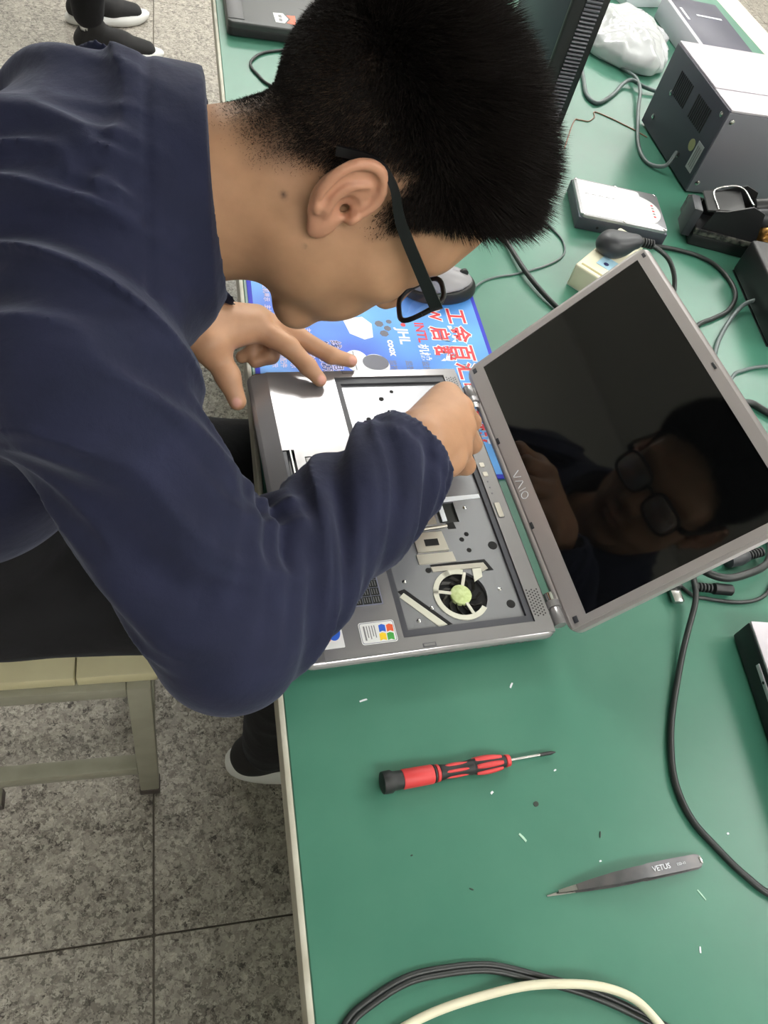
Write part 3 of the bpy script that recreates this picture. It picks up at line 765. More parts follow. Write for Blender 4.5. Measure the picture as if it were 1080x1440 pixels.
# smooth periodic-free value noise
_T = npr.rand(64, 64, 64)
def vnoise(P):
    i = np.floor(P).astype(int); f = P - i; f = f * f * (3 - 2 * f); r = 0
    for dx in (0, 1):
        wx = f[:, 0] if dx else 1 - f[:, 0]
        for dy in (0, 1):
            wy = f[:, 1] if dy else 1 - f[:, 1]
            for dz in (0, 1):
                wz = f[:, 2] if dz else 1 - f[:, 2]
                r = r + wx * wy * wz * _T[(i[:, 0] + dx) & 63, (i[:, 1] + dy) & 63, (i[:, 2] + dz) & 63]
    return r
def ridge(P): return 1.0 - np.abs(2.0 * vnoise(P) - 1.0)

# ------------------------------------------------------------------ the person at the bench
person = empty('person', (-0.26, 0.60, 0.0)); tag(person, 'person in a navy jacket and glasses bending over the opened laptop', 'person')
PO = np.array([-0.26, 0.60, 0.0])
HC = np.array([0.0487, 0.5517, 1.0813])
HF = np.array([0.60218, -0.27488, -0.75413]); HU = np.array([0.78402, -0.00061, 0.62627]); HS = np.array([-0.17142, -0.96175, 0.21367])
HR = np.stack([HF, HU, HS], 1)
def hw(f, u, s): return HC + HR @ np.array([f, u, s])
hd = Sdf()                       # head, built in its own frame (front, up, right), mirrored
hd.ell((-0.014, 0.046, 0), (0.094, 0.082, 0.072), 0.0)
hd.ell((0.036, 0.048, 0), (0.056, 0.064, 0.061), 0.03)
hd.ell((0.036, -0.020, 0), (0.050, 0.062, 0.054), 0.035)
hd.cap((-0.004, -0.050, 0.044), (0.066, -0.090, 0.010), 0.015, 0.014, 0.035)
hd.ell((0.068, -0.090, 0), (0.018, 0.016, 0.020), 0.020)
hd.ell((0.020, -0.035, 0.040), (0.040, 0.040, 0.022), 0.03)
hd.ell((0.060, -0.008, 0.040), (0.024, 0.018, 0.020), 0.022)
hd.ell((0.070, -0.045, 0.020), (0.022, 0.028, 0.022), 0.02)
hd.cap((0.084, 0.036, 0.0), (0.070, 0.036, 0.046), 0.011, 0.010, 0.018)
hd.cap((0.090, 0.024, 0), (0.103, -0.016, 0), 0.007, 0.0095, 0.014)
hd.ell((0.096, -0.021, 0.010), (0.010, 0.008, 0.007), 0.008)
hd.ell((0.103, 0.014, 0.031), (0.015, 0.013, 0.018), 0.012, sub=True)
hd.ell((0.077, 0.014, 0.032), (0.012, 0.013, 0.0135), 0.004)
hd.ell((0.089, -0.049, 0), (0.010, 0.006, 0.019), 0.008)
hd.ell((0.087, -0.060, 0), (0.010, 0.006, 0.017), 0.006)
hd.cap((0.100, -0.0545, 0), (0.088, -0.0545, 0.020), 0.0012, 0.001, 0.003, sub=True)
hd.cap((-0.030, -0.048, 0.0), (-0.052, -0.095, 0.0), 0.046, 0.048, 0.03)
hd.cap((0.008, -0.052, 0.0), (-0.018, -0.095, 0.0), 0.037, 0.040, 0.03)
# ear
eA = np.array([-0.18, 0.98, 0.05]); eA /= np.linalg.norm(eA)           # lobe -> top
eN = np.array([0.36, 0.04, 0.93]); eN -= eA * (eN @ eA); eN /= np.linalg.norm(eN)
eB = np.cross(eN, eA)                                               # towards the back or front
if eB[0] > 0: eB = -eB
EC = np.array([-0.012, 0.003, 0.0775])
def ep(a, b, n): return EC + eA * a + eB * b + eN * n
EAX = np.stack([eA, eB, eN], 1)
hd.ell(ep(0.004, 0.003, 0.0), (0.031, 0.0185, 0.0060), 0.006, EAX)
hd.ell(ep(-0.024, -0.004, 0.0), (0.012, 0.0095, 0.0052), 0.006, EAX)
hd.ell(ep(0.000, 0.006, -0.008), (0.022, 0.012, 0.010), 0.008, EAX)
hx = [(-0.004, -0.012), (0.012, -0.015), (0.025, -0.011), (0.033, -0.001), (0.033, 0.010), (0.025, 0.019), (0.012, 0.0225), (-0.003, 0.020), (-0.016, 0.011)]
hp = catmull([ep(a, b, 0.0045) for a, b in hx], 3)
for i in range(len(hp) - 1): hd.cap(hp[i], hp[i + 1], 0.0034, 0.0034, 0.0025)
hd.ell(ep(-0.001, -0.002, 0.008), (0.012, 0.0085, 0.0085), 0.003, EAX, sub=True)      # concha
hd.ell(ep(0.018, 0.004, 0.0075), (0.010, 0.0085, 0.0045), 0.003, EAX, sub=True)       # fossa
hd.ell(ep(0.004, 0.0145, 0.0075), (0.016, 0.0035, 0.0045), 0.003, EAX, sub=True)      # scapha
ah = catmull([ep(a, b, 0.0045) for a, b in ((-0.014, 0.004), (-0.004, 0.0095), (0.008, 0.010), (0.016, 0.006), (0.021, 0.000))], 3)
for i in range(len(ah) - 1): hd.cap(ah[i], ah[i + 1], 0.0026, 0.0024, 0.0025)
hd.ell(ep(-0.003, -0.0125, 0.005), (0.006, 0.0035, 0.005), 0.003, EAX)                # tragus
hd.ell(ep(-0.004, -0.0065, 0.000), (0.004, 0.0035, 0.012), 0.002, EAX, sub=True)      # ear canal

body = Sdf()
def head_fn(P):
    Q = (P - HC) @ HR; Q[:, 2] = np.abs(Q[:, 2]); return hd(Q)
body.add(head_fn, HC - 0.175, HC + 0.175, 0.0)
NB = np.array([-0.105, 0.580, 1.024])
body.cap(hw(-0.036, -0.055, 0), NB, 0.047, 0.054, 0.02)
body.cap(hw(-0.012, -0.060, 0), NB + [0.01, 0, -0.018], 0.036, 0.046, 0.03)
# trunk and arms inside the clothes
PEL = np.array([-0.285, 0.60, 0.57]); CH = np.array([-0.175, 0.585, 0.935])
RS = np.array([-0.150, 0.435, 0.990]); LS = np.array([-0.128, 0.735, 0.985])
RE = np.array([-0.043, 0.296, 0.820]); LE = np.array([-0.165, 0.885, 0.800])
RW = np.array([0.152, 0.480, 0.853]); LWR = np.array([-0.066, 0.664, 0.829])
BM = np.array([-0.285, 0.595, 0.78]); body.cap(PEL, BM, 0.060, 0.060, 0.03, flat=((0, 1, 0), 1.4)); body.cap(BM, (-0.190, 0.588, 0.935), 0.060, 0.065, 0.03, flat=((0, 1, 0), 1.4))
body.cap(RS, LS, 0.045, 0.045, 0.04); body.cap((-0.190, 0.588, 0.935), NB, 0.060, 0.054, 0.04)
body.cap(RS, RE, 0.044, 0.034, 0.02); body.cap(RE, RW, 0.034, 0.024, 0.015)
body.cap(LS, LE, 0.044, 0.034, 0.02); body.cap(LE, LWR, 0.034, 0.024, 0.015)
# legs inside the trousers
RH = np.array([-0.27, 0.512, 0.552]); LHp = np.array([-0.27, 0.675, 0.552]); RK = np.array([0.075, 0.478, 0.552]); LK = np.array([0.085, 0.690, 0.545]); RA = np.array([0.066, 0.452, 0.095]); LA_ = np.array([0.085, 0.690, 0.095])
for H_, K_, A_ in ((RH, RK, RA), (LHp, LK, LA_)):
    body.cap(PEL, H_, 0.085, 0.075, 0.03); body.cap(H_, K_, 0.066, 0.046, 0.02); body.cap(K_, A_, 0.044, 0.028, 0.015)
# left hand: thumb on the front edge of the laptop, fingers over its corner
def hand(W_, mcp, fingers, thumb, kp=0.016):
    for (m_, r_) in mcp: body.cap(W_, m_, 0.0215, r_, kp)
    body.cap(mcp[0][0], mcp[-1][0], 0.0125, 0.0110, 0.010)
    for pts, rs in fingers: body.chain(pts, rs, 0.0045)
    body.chain(thumb[0], thumb[1], 0.008)
Lm = [(np.array(p), r) for p, r in (((0.004, 0.674, 0.8205), 0.0145), ((0.008, 0.690, 0.8180), 0.0138), ((0.002, 0.701, 0.8080), 0.0125), ((-0.008, 0.704, 0.7980), 0.0112))]
body.cap((-0.054, 0.664, 0.8280), (-0.047, 0.642, 0.8220), 0.0190, 0.0185, 0.012); body.cap((-0.047, 0.642, 0.822), Lm[0][0], 0.0165, 0.0130, 0.014)
hand(LWR, Lm, [
    ([Lm[0][0], (0.0410, 0.6535, 0.8115), (0.0620, 0.6345, 0.8005), (0.0755, 0.6235, 0.7910)], [0.0142, 0.0112, 0.0098, 0.0080]),
    ([Lm[1][0], (0.0550, 0.6750, 0.8060), (0.0920, 0.6580, 0.7960), (0.1160, 0.6560, 0.7905)], [0.0136, 0.0110, 0.0094, 0.0078]),
    ([Lm[2][0], (0.0310, 0.6910, 0.7880), (0.0270, 0.6780, 0.7730), (0.0090, 0.6750, 0.7665)], [0.0125, 0.0104, 0.0090, 0.0080]),
    ([Lm[3][0], (0.0100, 0.6930, 0.7820), (0.0050, 0.6840, 0.7710), (-0.0060, 0.6830, 0.7650)], [0.0110, 0.0094, 0.0082, 0.0074])],
    ([(-0.0500, 0.6480, 0.8200), (-0.0405, 0.6390, 0.8115), (-0.0270, 0.6180, 0.7980), (-0.0172, 0.5965, 0.7820)], [0.0180, 0.0155, 0.0126, 0.0098]))
# right hand: closed over a small tool, knuckles up
Rm = [(np.array(p), r) for p, r in (((0.1960, 0.5510, 0.8440), 0.0140), ((0.2050, 0.5300, 0.8480), 0.0140), ((0.2050, 0.5080, 0.8430), 0.0132), ((0.1980, 0.4870, 0.8330), 0.0122))]
body.ell((0.1740, 0.4700, 0.8400), (0.026, 0.022, 0.018), 0.016); body.cap((0.150, 0.492, 0.852), (0.186, 0.540, 0.838), 0.0220, 0.0180, 0.016)
hand(RW, Rm, [
    ([Rm[0][0], (0.2190, 0.5640, 0.8210), (0.2120, 0.5590, 0.8020), (0.2020, 0.5530, 0.7950)], [0.0130, 0.0104, 0.0092, 0.0076]),
    ([Rm[1][0], (0.2280, 0.5370, 0.8200), (0.2180, 0.5380, 0.8020), (0.2040, 0.5380, 0.7960)], [0.0134, 0.0106, 0.0092, 0.0076]),
    ([Rm[2][0], (0.2250, 0.5110, 0.8140), (0.2110, 0.5130, 0.7990), (0.1950, 0.5150, 0.7970)], [0.0128, 0.0102, 0.0090, 0.0076]),
    ([Rm[3][0], (0.2140, 0.4860, 0.8080), (0.2000, 0.4900, 0.7980), (0.1850, 0.4950, 0.7960)], [0.0120, 0.0096, 0.0084, 0.0072])],
    ([RW + [0.006, 0.006, -0.006], (0.1640, 0.5220, 0.8300), (0.1760, 0.5430, 0.8100), (0.1900, 0.5500, 0.7980)], [0.0200, 0.0150, 0.0120, 0.0094]))
BV, BF = mesh_sdf(body, (-0.42, 0.18, 0.05), (0.26, 0.98, 1.26), 0.0022)
bo = np_mesh('body', BV - PO, BF, M_SKIN, person)
# skin tint: dark stubble on the scalp, redder lips and ears, nails
Q = (BV - HC) @ HR; qf, qu, qs = Q[:, 0], Q[:, 1], np.abs(Q[:, 2])
def sst(a, b, x): t = np.clip((x - a) / (b - a), 0, 1); return t * t * (3 - 2 * t)
def scalp(qf, qu, qs):
    """signed amount: 0 bare skin .. 1 dense hair, in head coordinates"""
    front = sst(0.088, 0.066, qf + 0.35 * np.maximum(0.0, 0.095 - qu))                      # hairline at the forehead
    # lower limit of the hair as a function of front-back position
    low = np.interp(qf, [-0.12, -0.085, -0.055, -0.035, -0.018, 0.000, 0.012, 0.026, 0.040, 0.060, 0.085], [-0.060, -0.062, -0.052, -0.022, 0.022, 0.036, 0.004, 0.000, 0.036, 0.066, 0.080])
    return front * sst(-0.006, 0.036, qu - low)
hr = scalp(qf, qu, qs); far = (np.abs(Q).max(1) > 0.20) | ((qs > 0.074) & (qf < 0.012) & (qf > -0.045) & (qu < 0.04) & (qu > -0.04)); hr = np.where(far, 0, hr)
base = np.array(srgb(184, 141, 110)[:3]); dark = np.array(srgb(40, 33, 30)[:3])
hk = hr ** 0.8 * (0.80 + 0.17 * sst(0.03, 0.08, qu)); col = base[None] * (1 - hk[:, None]) + dark[None] * hk[:, None]
lip = np.exp(-(((qf - 0.095) / 0.012) ** 2 + ((qu + 0.054) / 0.009) ** 2 + (qs / 0.02) ** 2)); col = col * (1 - 0.5 * lip[:, None]) + np.array(srgb(170, 95, 90)[:3]) * 0.5 * lip[:, None]
ear = ((qs > 0.074) & (qf < 0.012) & (qf > -0.045) & (qu < 0.045) & (qu > -0.04)) * 0.45
col = col * (1 - ear[:, None]) + np.array(srgb(212, 148, 126)[:3]) * ear[:, None]
for (f_, u_, r_) in ((-0.030, -0.036, 0.0022), (0.006, -0.040, 0.0012)):
    mo = np.exp(-(((qf - f_) ** 2 + (qu - u_) ** 2) / r_ ** 2)) * (Q[:, 2] > 0.02); col = col * (1 - 0.85 * mo[:, None]) + dark * 0.85 * mo[:, None]
for tip in ((-0.0185, 0.5885, 0.7880), (0.0775, 0.6180, 0.7965), (0.1180, 0.6520, 0.7960)):
    nn = np.exp(-((((BV - np.array(tip)) ** 2).sum(1)) / 0.0060 ** 2) ** 3); col = col * (1 - 0.8 * nn[:, None]) + np.array(srgb(226, 170, 158)[:3]) * 0.8 * nn[:, None]
at = bo.data.color_attributes.new('tint', 'FLOAT_COLOR', 'POINT'); at.data.foreach_set('color', np.concatenate([col, np.ones((len(col), 1))], 1).astype(np.float32).ravel())

# ------------------------------------------------------------------ hair: short strands standing off the scalp
def tri_sample(V, F, w, count):
    T = np.concatenate([F[:, [0, 1, 2]], F[:, [0, 2, 3]]]); A, B_, C_ = V[T[:, 0]], V[T[:, 1]], V[T[:, 2]]
    nrm = np.cross(B_ - A, C_ - A); ar = np.linalg.norm(nrm, axis=1); pw = ar * w[T].mean(1); pw /= pw.sum()
    i = npr.choice(len(T), count, p=pw); r1, r2 = npr.rand(count), npr.rand(count); s = np.sqrt(r1)
    P = A[i] * (1 - s)[:, None] + B_[i] * (s * (1 - r2))[:, None] + C_[i] * (s * r2)[:, None]
    return P, nrm[i] / (ar[i][:, None] + 1e-12)
hm = (hr > 0.03) & (np.abs(Q).max(1) < 0.16)
keep = hm[BF].all(1); HFc = BF[keep]
NST = 130000
hpnt, hn = tri_sample(BV, HFc, 0.015 + hr ** 1.6, NST)
if ((hpnt - HC) * hn).sum(1).mean() < 0: hn = -hn
q = (hpnt - HC) @ HR; den = scalp(q[:, 0], q[:, 1], np.abs(q[:, 2]))
top = sst(0.045, 0.105, q[:, 1] + 0.15 * np.maximum(0, q[:, 0])) ; side = sst(-0.03, 0.06, q[:, 1])
ln = (0.0022 + 0.0055 * side + 0.028 * top) * (0.35 + 0.65 * den) * (0.75 + 0.5 * npr.rand(NST))
flow = HF * 0.50 + HU * 0.1
cl = np.stack([vnoise(hpnt * 70 + k * 11.3) - 0.5 for k in range(3)], 1)
dirv = hn * (0.75 + 0.5 * top)[:, None] + flow[None] * (0.35 + 0.5 * top)[:, None] + cl * 0.7 + npr.normal(0, 0.16, (NST, 3)) - HU[None] * (0.55 * (1 - top))[:, None]
dirv /= np.linalg.norm(dirv, axis=1)[:, None]
sidev = np.cross(dirv, npr.normal(0, 1, (NST, 3))); sidev /= np.linalg.norm(sidev, axis=1)[:, None]
wd = 0.00016 + 0.00020 * top[:, None]
mid = hpnt + dirv * (ln * 0.55)[:, None] + hn * (ln * 0.03)[:, None]
tipv = hpnt + dirv * ln[:, None] + flow[None] * (ln * 0.12)[:, None] + npr.normal(0, 0.0009, (NST, 3))
rootp = hpnt - hn * 0.0008
HV = np.stack([rootp - sidev * wd, rootp + sidev * wd, mid + sidev * wd * 0.8, mid - sidev * wd * 0.8, tipv], 1).reshape(-1, 3)
b5 = np.arange(NST) * 5
HFq = np.concatenate([np.stack([b5, b5 + 1, b5 + 2], 1), np.stack([b5, b5 + 2, b5 + 3], 1), np.stack([b5 + 3, b5 + 2, b5 + 4], 1)])
ho = np_mesh('hair', HV - PO, HFq, HAIRM, person); ho['label'] = 'short black hair clipped at the sides'; ho['kind'] = 'stuff'

# ------------------------------------------------------------------ jacket
jk = Sdf()
MID = np.array([-0.285, 0.595, 0.79])
jk.cap((-0.290, 0.60, 0.755), MID, 0.128, 0.128, 0.0, flat=((0, 1, 0), 1.22))
jk.cap(MID, (-0.185, 0.588, 0.935), 0.128, 0.112, 0.06, flat=((0, 1, 0), 1.30))
jk.cap((-0.185, 0.588, 0.945), (-0.118, 0.585, 0.990), 0.105, 0.072, 0.05, flat=((0, 1, 0), 1.35))
jk.cap(RS, (-0.135, 0.585, 1.012), 0.066, 0.084, 0.05); jk.cap((-0.135, 0.585, 1.012), LS, 0.084, 0.069, 0.05)
jk.cap(RS, RE, 0.068, 0.057, 0.035)
RC = RE + (RW - RE) * 0.93
jk.cap(RE, RE + (RW - RE) * 0.6, 0.057, 0.053, 0.03); jk.cap(RE + (RW - RE) * 0.6, RE + (RW - RE) * 1.06, 0.053, 0.0475, 0.02)
jk.cap(LS, LE, 0.066, 0.058, 0.035)
LC = LE + (LWR - LE) * 0.93
jk.cap(LE, LE + (LWR - LE) * 1.04, 0.057, 0.040, 0.025)
# stand-up collar, a loose ring round the neck
CC = np.array([-0.066, 0.585, 1.038])
def collar_fn(P):
    y = (P[:, 1] - CC[1]) / 0.080; z = (P[:, 2] - CC[2] - 0.10 * (P[:, 0] - CC[0])) / 0.084
    fl = 1.0 + np.clip((CC[0] - P[:, 0]) * 0.9, -0.05, 0.2)
    d = (np.sqrt(y * y + z * z) - fl) * 0.081
    sh = np.abs(d) - 0.0045
    ax = np.maximum(P[:, 0] - (CC[0] + 0.004), (CC[0] - 0.045) - P[:, 0])
    return np.maximum(sh, ax)
jk.cap((-0.150, 0.585, 1.016), (-0.100, 0.585, 1.034), 0.092, 0.083, 0.03)
jk.add(collar_fn, CC - [0.08, 0.12, 0.12], CC + [0.02, 0.12, 0.12], 0.030)
def throat_fn(P):
    y = (P[:, 1] - CC[1]) / 0.075; z = (P[:, 2] - CC[2]) / 0.079
    return np.maximum((np.sqrt(y * y + z * z) - 1.0) * 0.076, (CC[0] - 0.050) - P[:, 0])
jk.add(throat_fn, CC - [0.06, 0.09, 0.09], CC + [0.08, 0.09, 0.09], 0.004, True)
# hollow cuffs
for C_, W_, E_ in ((RC, RW, RE), (LC, LWR, LE)):
    ax_ = (W_ - E_) / np.linalg.norm(W_ - E_); jk.cap(C_ - ax_ * 0.03, C_ + ax_ * 0.08, 0.036, 0.040, 0.004, True)
def planecut(C_, ax_, R_):
    jk.add(lambda P: np.maximum(-((P - C_) @ ax_), np.sqrt(((P - C_ - ((P - C_) @ ax_)[:, None] * ax_) ** 2).sum(1)) - 0.09), C_ - R_, C_ + R_, 0.006, True)
axR = (RW - RE) / np.linalg.norm(RW - RE); axL = (LWR - LE) / np.linalg.norm(LWR - LE)
planecut(RC + axR * 0.006, axR, 0.10); planecut(LC + axL * 0.018, axL, 0.09)
def frame_of(a):
    a = a / np.linalg.norm(a); r = np.cross(a, [0.3, 0.2, 1.0]); r /= np.linalg.norm(r); return a, r, np.cross(a, r)
def arm_coords(P, A, B_):
    a, r, s = frame_of(B_ - A); v = P - A; t = v @ a; x = v @ r; y = v @ s
    return t, x, y, np.sqrt(x * x + y * y) + 1e-6
LUA = np.linalg.norm(RE - RS); LFA = np.linalg.norm(RW - RE)
def jacket_warp(P, d):
    m = np.abs(d) < 0.05; out = d.copy()
    if not m.any(): return out
    p = P[m]; disp = np.zeros(len(p))
    # folds across the back and shoulders: bands sweeping from shoulder to shoulder
    wt = 1 - sst(0.0, 0.11, (p - RS) @ ((RE - RS) / LUA)) ; wl = sst(-0.005, 0.05, np.minimum(np.linalg.norm(p - CC, axis=1) - 0.09, 1))
    wob = vnoise(p * 7.0) * 1.3
    wv = p[:, 1] + 0.55 * p[:, 2] + 2.6 * np.maximum(0.0, p[:, 0] + 0.24) ** 2 + 0.03 * (vnoise(p * 6.0 + 3.0) - 0.5)
    n1 = ridge(np.stack([wv * 21 + 0.5 * wob, p[:, 0] * 5.5, p[:, 2] * 2.0 + 5], 1)) ** 2
    n2 = ridge(np.stack([(wv - 0.25 * p[:, 0]) * 40 + wob, p[:, 0] * 10.0 + 9, p[:, 2] * 4.0], 1)) ** 2
    disp += wt * wl * (0.0175 * (n1 - 0.42) + 0.0100 * (n2 - 0.42))
    # sleeves: folds winding round the arm
    for A, B_, tw, amp, sd in ((RS, RE, 9.0, 0.0120, 3.0), (RE, RW, 17.0, 0.0135, 21.0), (LS, LE, 9.0, 0.008, 40.0), (LE, LWR, 14.0, 0.008, 51.0)):
        L = np.linalg.norm(B_ - A); t, x, y, r = arm_coords(p, A, B_)
        ph = np.arctan2(y, x) + tw * t + 0.8 * (vnoise(p * 9 + sd) - 0.5)
        w = sst(-0.01, 0.06, t) * (1 - sst(L - 0.045, L - 0.005, t)) * (1 - sst(0.085, 0.12, r))
        k1 = ridge(np.stack([1.55 * np.cos(ph) + sd, 1.55 * np.sin(ph) + 4, t * 7.0 + sd], 1))
        k2 = ridge(np.stack([2.6 * np.cos(ph * 1) + sd + 7, 2.6 * np.sin(ph) + 2, t * 12.0 + sd], 1))
        disp += w * amp * (1.25 * (k1 - 0.62) + 0.7 * (k2 - 0.6))
    # creases bunched in the crook of the elbow
    inner = RE + (RS - RE) / LUA * 0.05 + (RW - RE) / LFA * 0.05
    di = np.linalg.norm(p - inner, axis=1); de = (p - RE) @ ((RW - RE) / LFA - (RS - RE) / LUA)
    disp += 0.006 * np.exp(-(di / 0.055) ** 2) * np.sin(de * 210 + 3 * vnoise(p * 18))
    # ribbed cuff edge
    t, x, y, r = arm_coords(p, RE, RW); ph = np.arctan2(y, x)
    wcu = np.exp(-((t - (LFA * 0.93 + 0.001)) / 0.007) ** 2) * (r < 0.08)
    disp += wcu * (0.0016 * np.cos(ph * 46) - 0.001) - 0.0025 * np.exp(-((t - (LFA * 0.93 - 0.016)) / 0.006) ** 2) * (r < 0.08) * (r > 0.02)
    # seam line of the collar
    dc = np.abs(p[:, 0] - (CC[0] - 0.034)); disp += -0.0026 * np.exp(-(dc / 0.0032) ** 2) * (np.abs(np.linalg.norm((p - CC)[:, 1:], axis=1) - 0.10) < 0.035) * (p[:, 2] > 0.98)
    out[m] = d[m] - disp
    return out
JV, JF = mesh_sdf(jk, (-0.46, 0.16, 0.44), (0.20, 1.02, 1.17), 0.0032, 4, jacket_warp)
jo = np_mesh('jacket', JV - PO, JF, M_JACKET, person); jo['label'] = 'navy cloth jacket with a loose stand-up collar'

# ------------------------------------------------------------------ trousers and shoes
tr = Sdf()
tr.cap((-0.285, 0.54, 0.555), (-0.285, 0.66, 0.555), 0.105, 0.105, 0.02); tr.cap((-0.288, 0.54, 0.66), (-0.288, 0.66, 0.66), 0.098, 0.098, 0.04)
for H_, K_, A_ in ((RH, RK, RA), (LHp, LK, LA_)):
    tr.cap(H_, K_, 0.084, 0.068, 0.03); tr.cap(K_, A_ - [0, 0, 0.010], 0.066, 0.046, 0.02)
def tr_warp(P, d):
    m = np.abs(d) < 0.05; out = d.copy()
    if m.any():
        p = P[m]; out[m] = d[m] - 0.006 * (ridge(np.stack([p[:, 0] * 11 + 3, p[:, 1] * 7, p[:, 2] * 16 + 2 * vnoise(p * 8)], 1)) - 0.6) * sst(0.47, 0.52, p[:, 2]) - 0.004 * (ridge(p * [14, 14, 22]) - 0.6) * (p[:, 2] < 0.47)
        # trousers flattened where they press on the seat
        out[m] = np.maximum(out[m], np.where(p[:, 0] < -0.10, 0.4715 - p[:, 2], -1.0))
    return out
TV, TF = mesh_sdf(tr, (-0.45, 0.36, 0.03), (0.20, 0.82, 0.80), 0.005, 4, tr_warp)
to = np_mesh('trousers', TV - PO, TF, M_BLACKCLOTH, person); to['label'] = 'black trousers'

def make_shoe(parent, off, kz=1.0):
    """shoe pointing +X, heel at x=0, centred on y=0, floor z=0 (parent space offset off)"""
    off = np.array(off, float)
    def outline(ins, n=36):
        pts = []
        for k in range(n):
            a = 2 * math.pi * k / n; c, s = math.cos(a), math.sin(a)
            x = 0.140 + (0.140 - ins) * (abs(c) ** 0.85) * (1 if c > 0 else -1)
            wd_ = np.interp(x, [0, 0.05, 0.12, 0.19, 0.25, 0.28], [0.034, 0.037, 0.038, 0.048, 0.042, 0.030]) - ins
            pts.append((x, wd_ * (abs(s) ** 0.75) * (1 if s > 0 else -1)))
        return pts
    bm = bmesh.new(); rings = []
    for ins, z0, lift in ((0.000, 0.0, 1), (-0.008, 0.006, 1), (-0.011, 0.022, 1), (-0.006, 0.044, 1), (0.004, 0.050, 1)):
        rings.append([bm.verts.new((x + off[0], y + off[1], z0 * kz + off[2] + (0.010 * max(0, (x - 0.22) / 0.06) ** 2 if z0 < 0.03 else 0.004 * max(0, (x - 0.22) / 0.06)))) for x, y in outline(ins)])
    bm.faces.new(rings[0][::-1]); bm.faces.new(rings[-1])
    for a, b in zip(rings[:-1], rings[1:]):
        for k in range(len(a)): bm.faces.new((a[k], a[(k + 1) % len(a)], b[(k + 1) % len(a)], b[k]))
    so = from_bm('sole', bm, SHOEW, parent, 50)
    s = Sdf()
    s.cap((0.030, 0, 0.045), (0.150, 0, 0.042), 0.033, 0.034, 0.02); s.cap((0.150, 0, 0.042), (0.235, 0, 0.030), 0.036, 0.028, 0.02, flat=((0, 1, 0), 1.25))
    s.cap((0.045, 0, 0.060), (0.060, 0, 0.098), 0.034, 0.038, 0.02); s.cap((0.09, 0, 0.07), (0.16, 0, 0.055), 0.030, 0.022, 0.02)
    s.add(lambda P: P[:, 2] - 0.028, (-0.1, -0.1, -0.1), (0.35, 0.1, 0.03), 0.002, True)
    s.cap((0.048, 0, 0.095), (0.062, 0, 0.16), 0.031, 0.036, 0.003, True)
    V, F = mesh_sdf(s, (-0.03, -0.07, 0.0), (0.30, 0.07, 0.16), 0.004)
    up = np_mesh('shoe_upper', V + off, F, SHOEB, parent)
    g = []
    for k in range(5):
        x = 0.105 + k * 0.016; z = 0.094 - k * 0.0065
        g.append(tube_geo(catmull([np.array([x, -0.022, z - 0.008]) + off, np.array([x + 0.003, 0, z + 0.003]) + off, np.array([x, 0.022, z - 0.008]) + off], 4), 0.0022, 6))
    V, F = join_geo(g); raw('laces', V, F, SHOEB, up, 60)
for nm, (x, y) in (('shoe', (0.004, 0.449)), ('shoe', (0.045, 0.690))):
    sh = empty(nm, (0, 0, 0)); sh.parent = person
    make_shoe(sh, (x - PO[0], y - PO[1], 0.0)); sh['label'] = 'black shoe with a thick white sole'

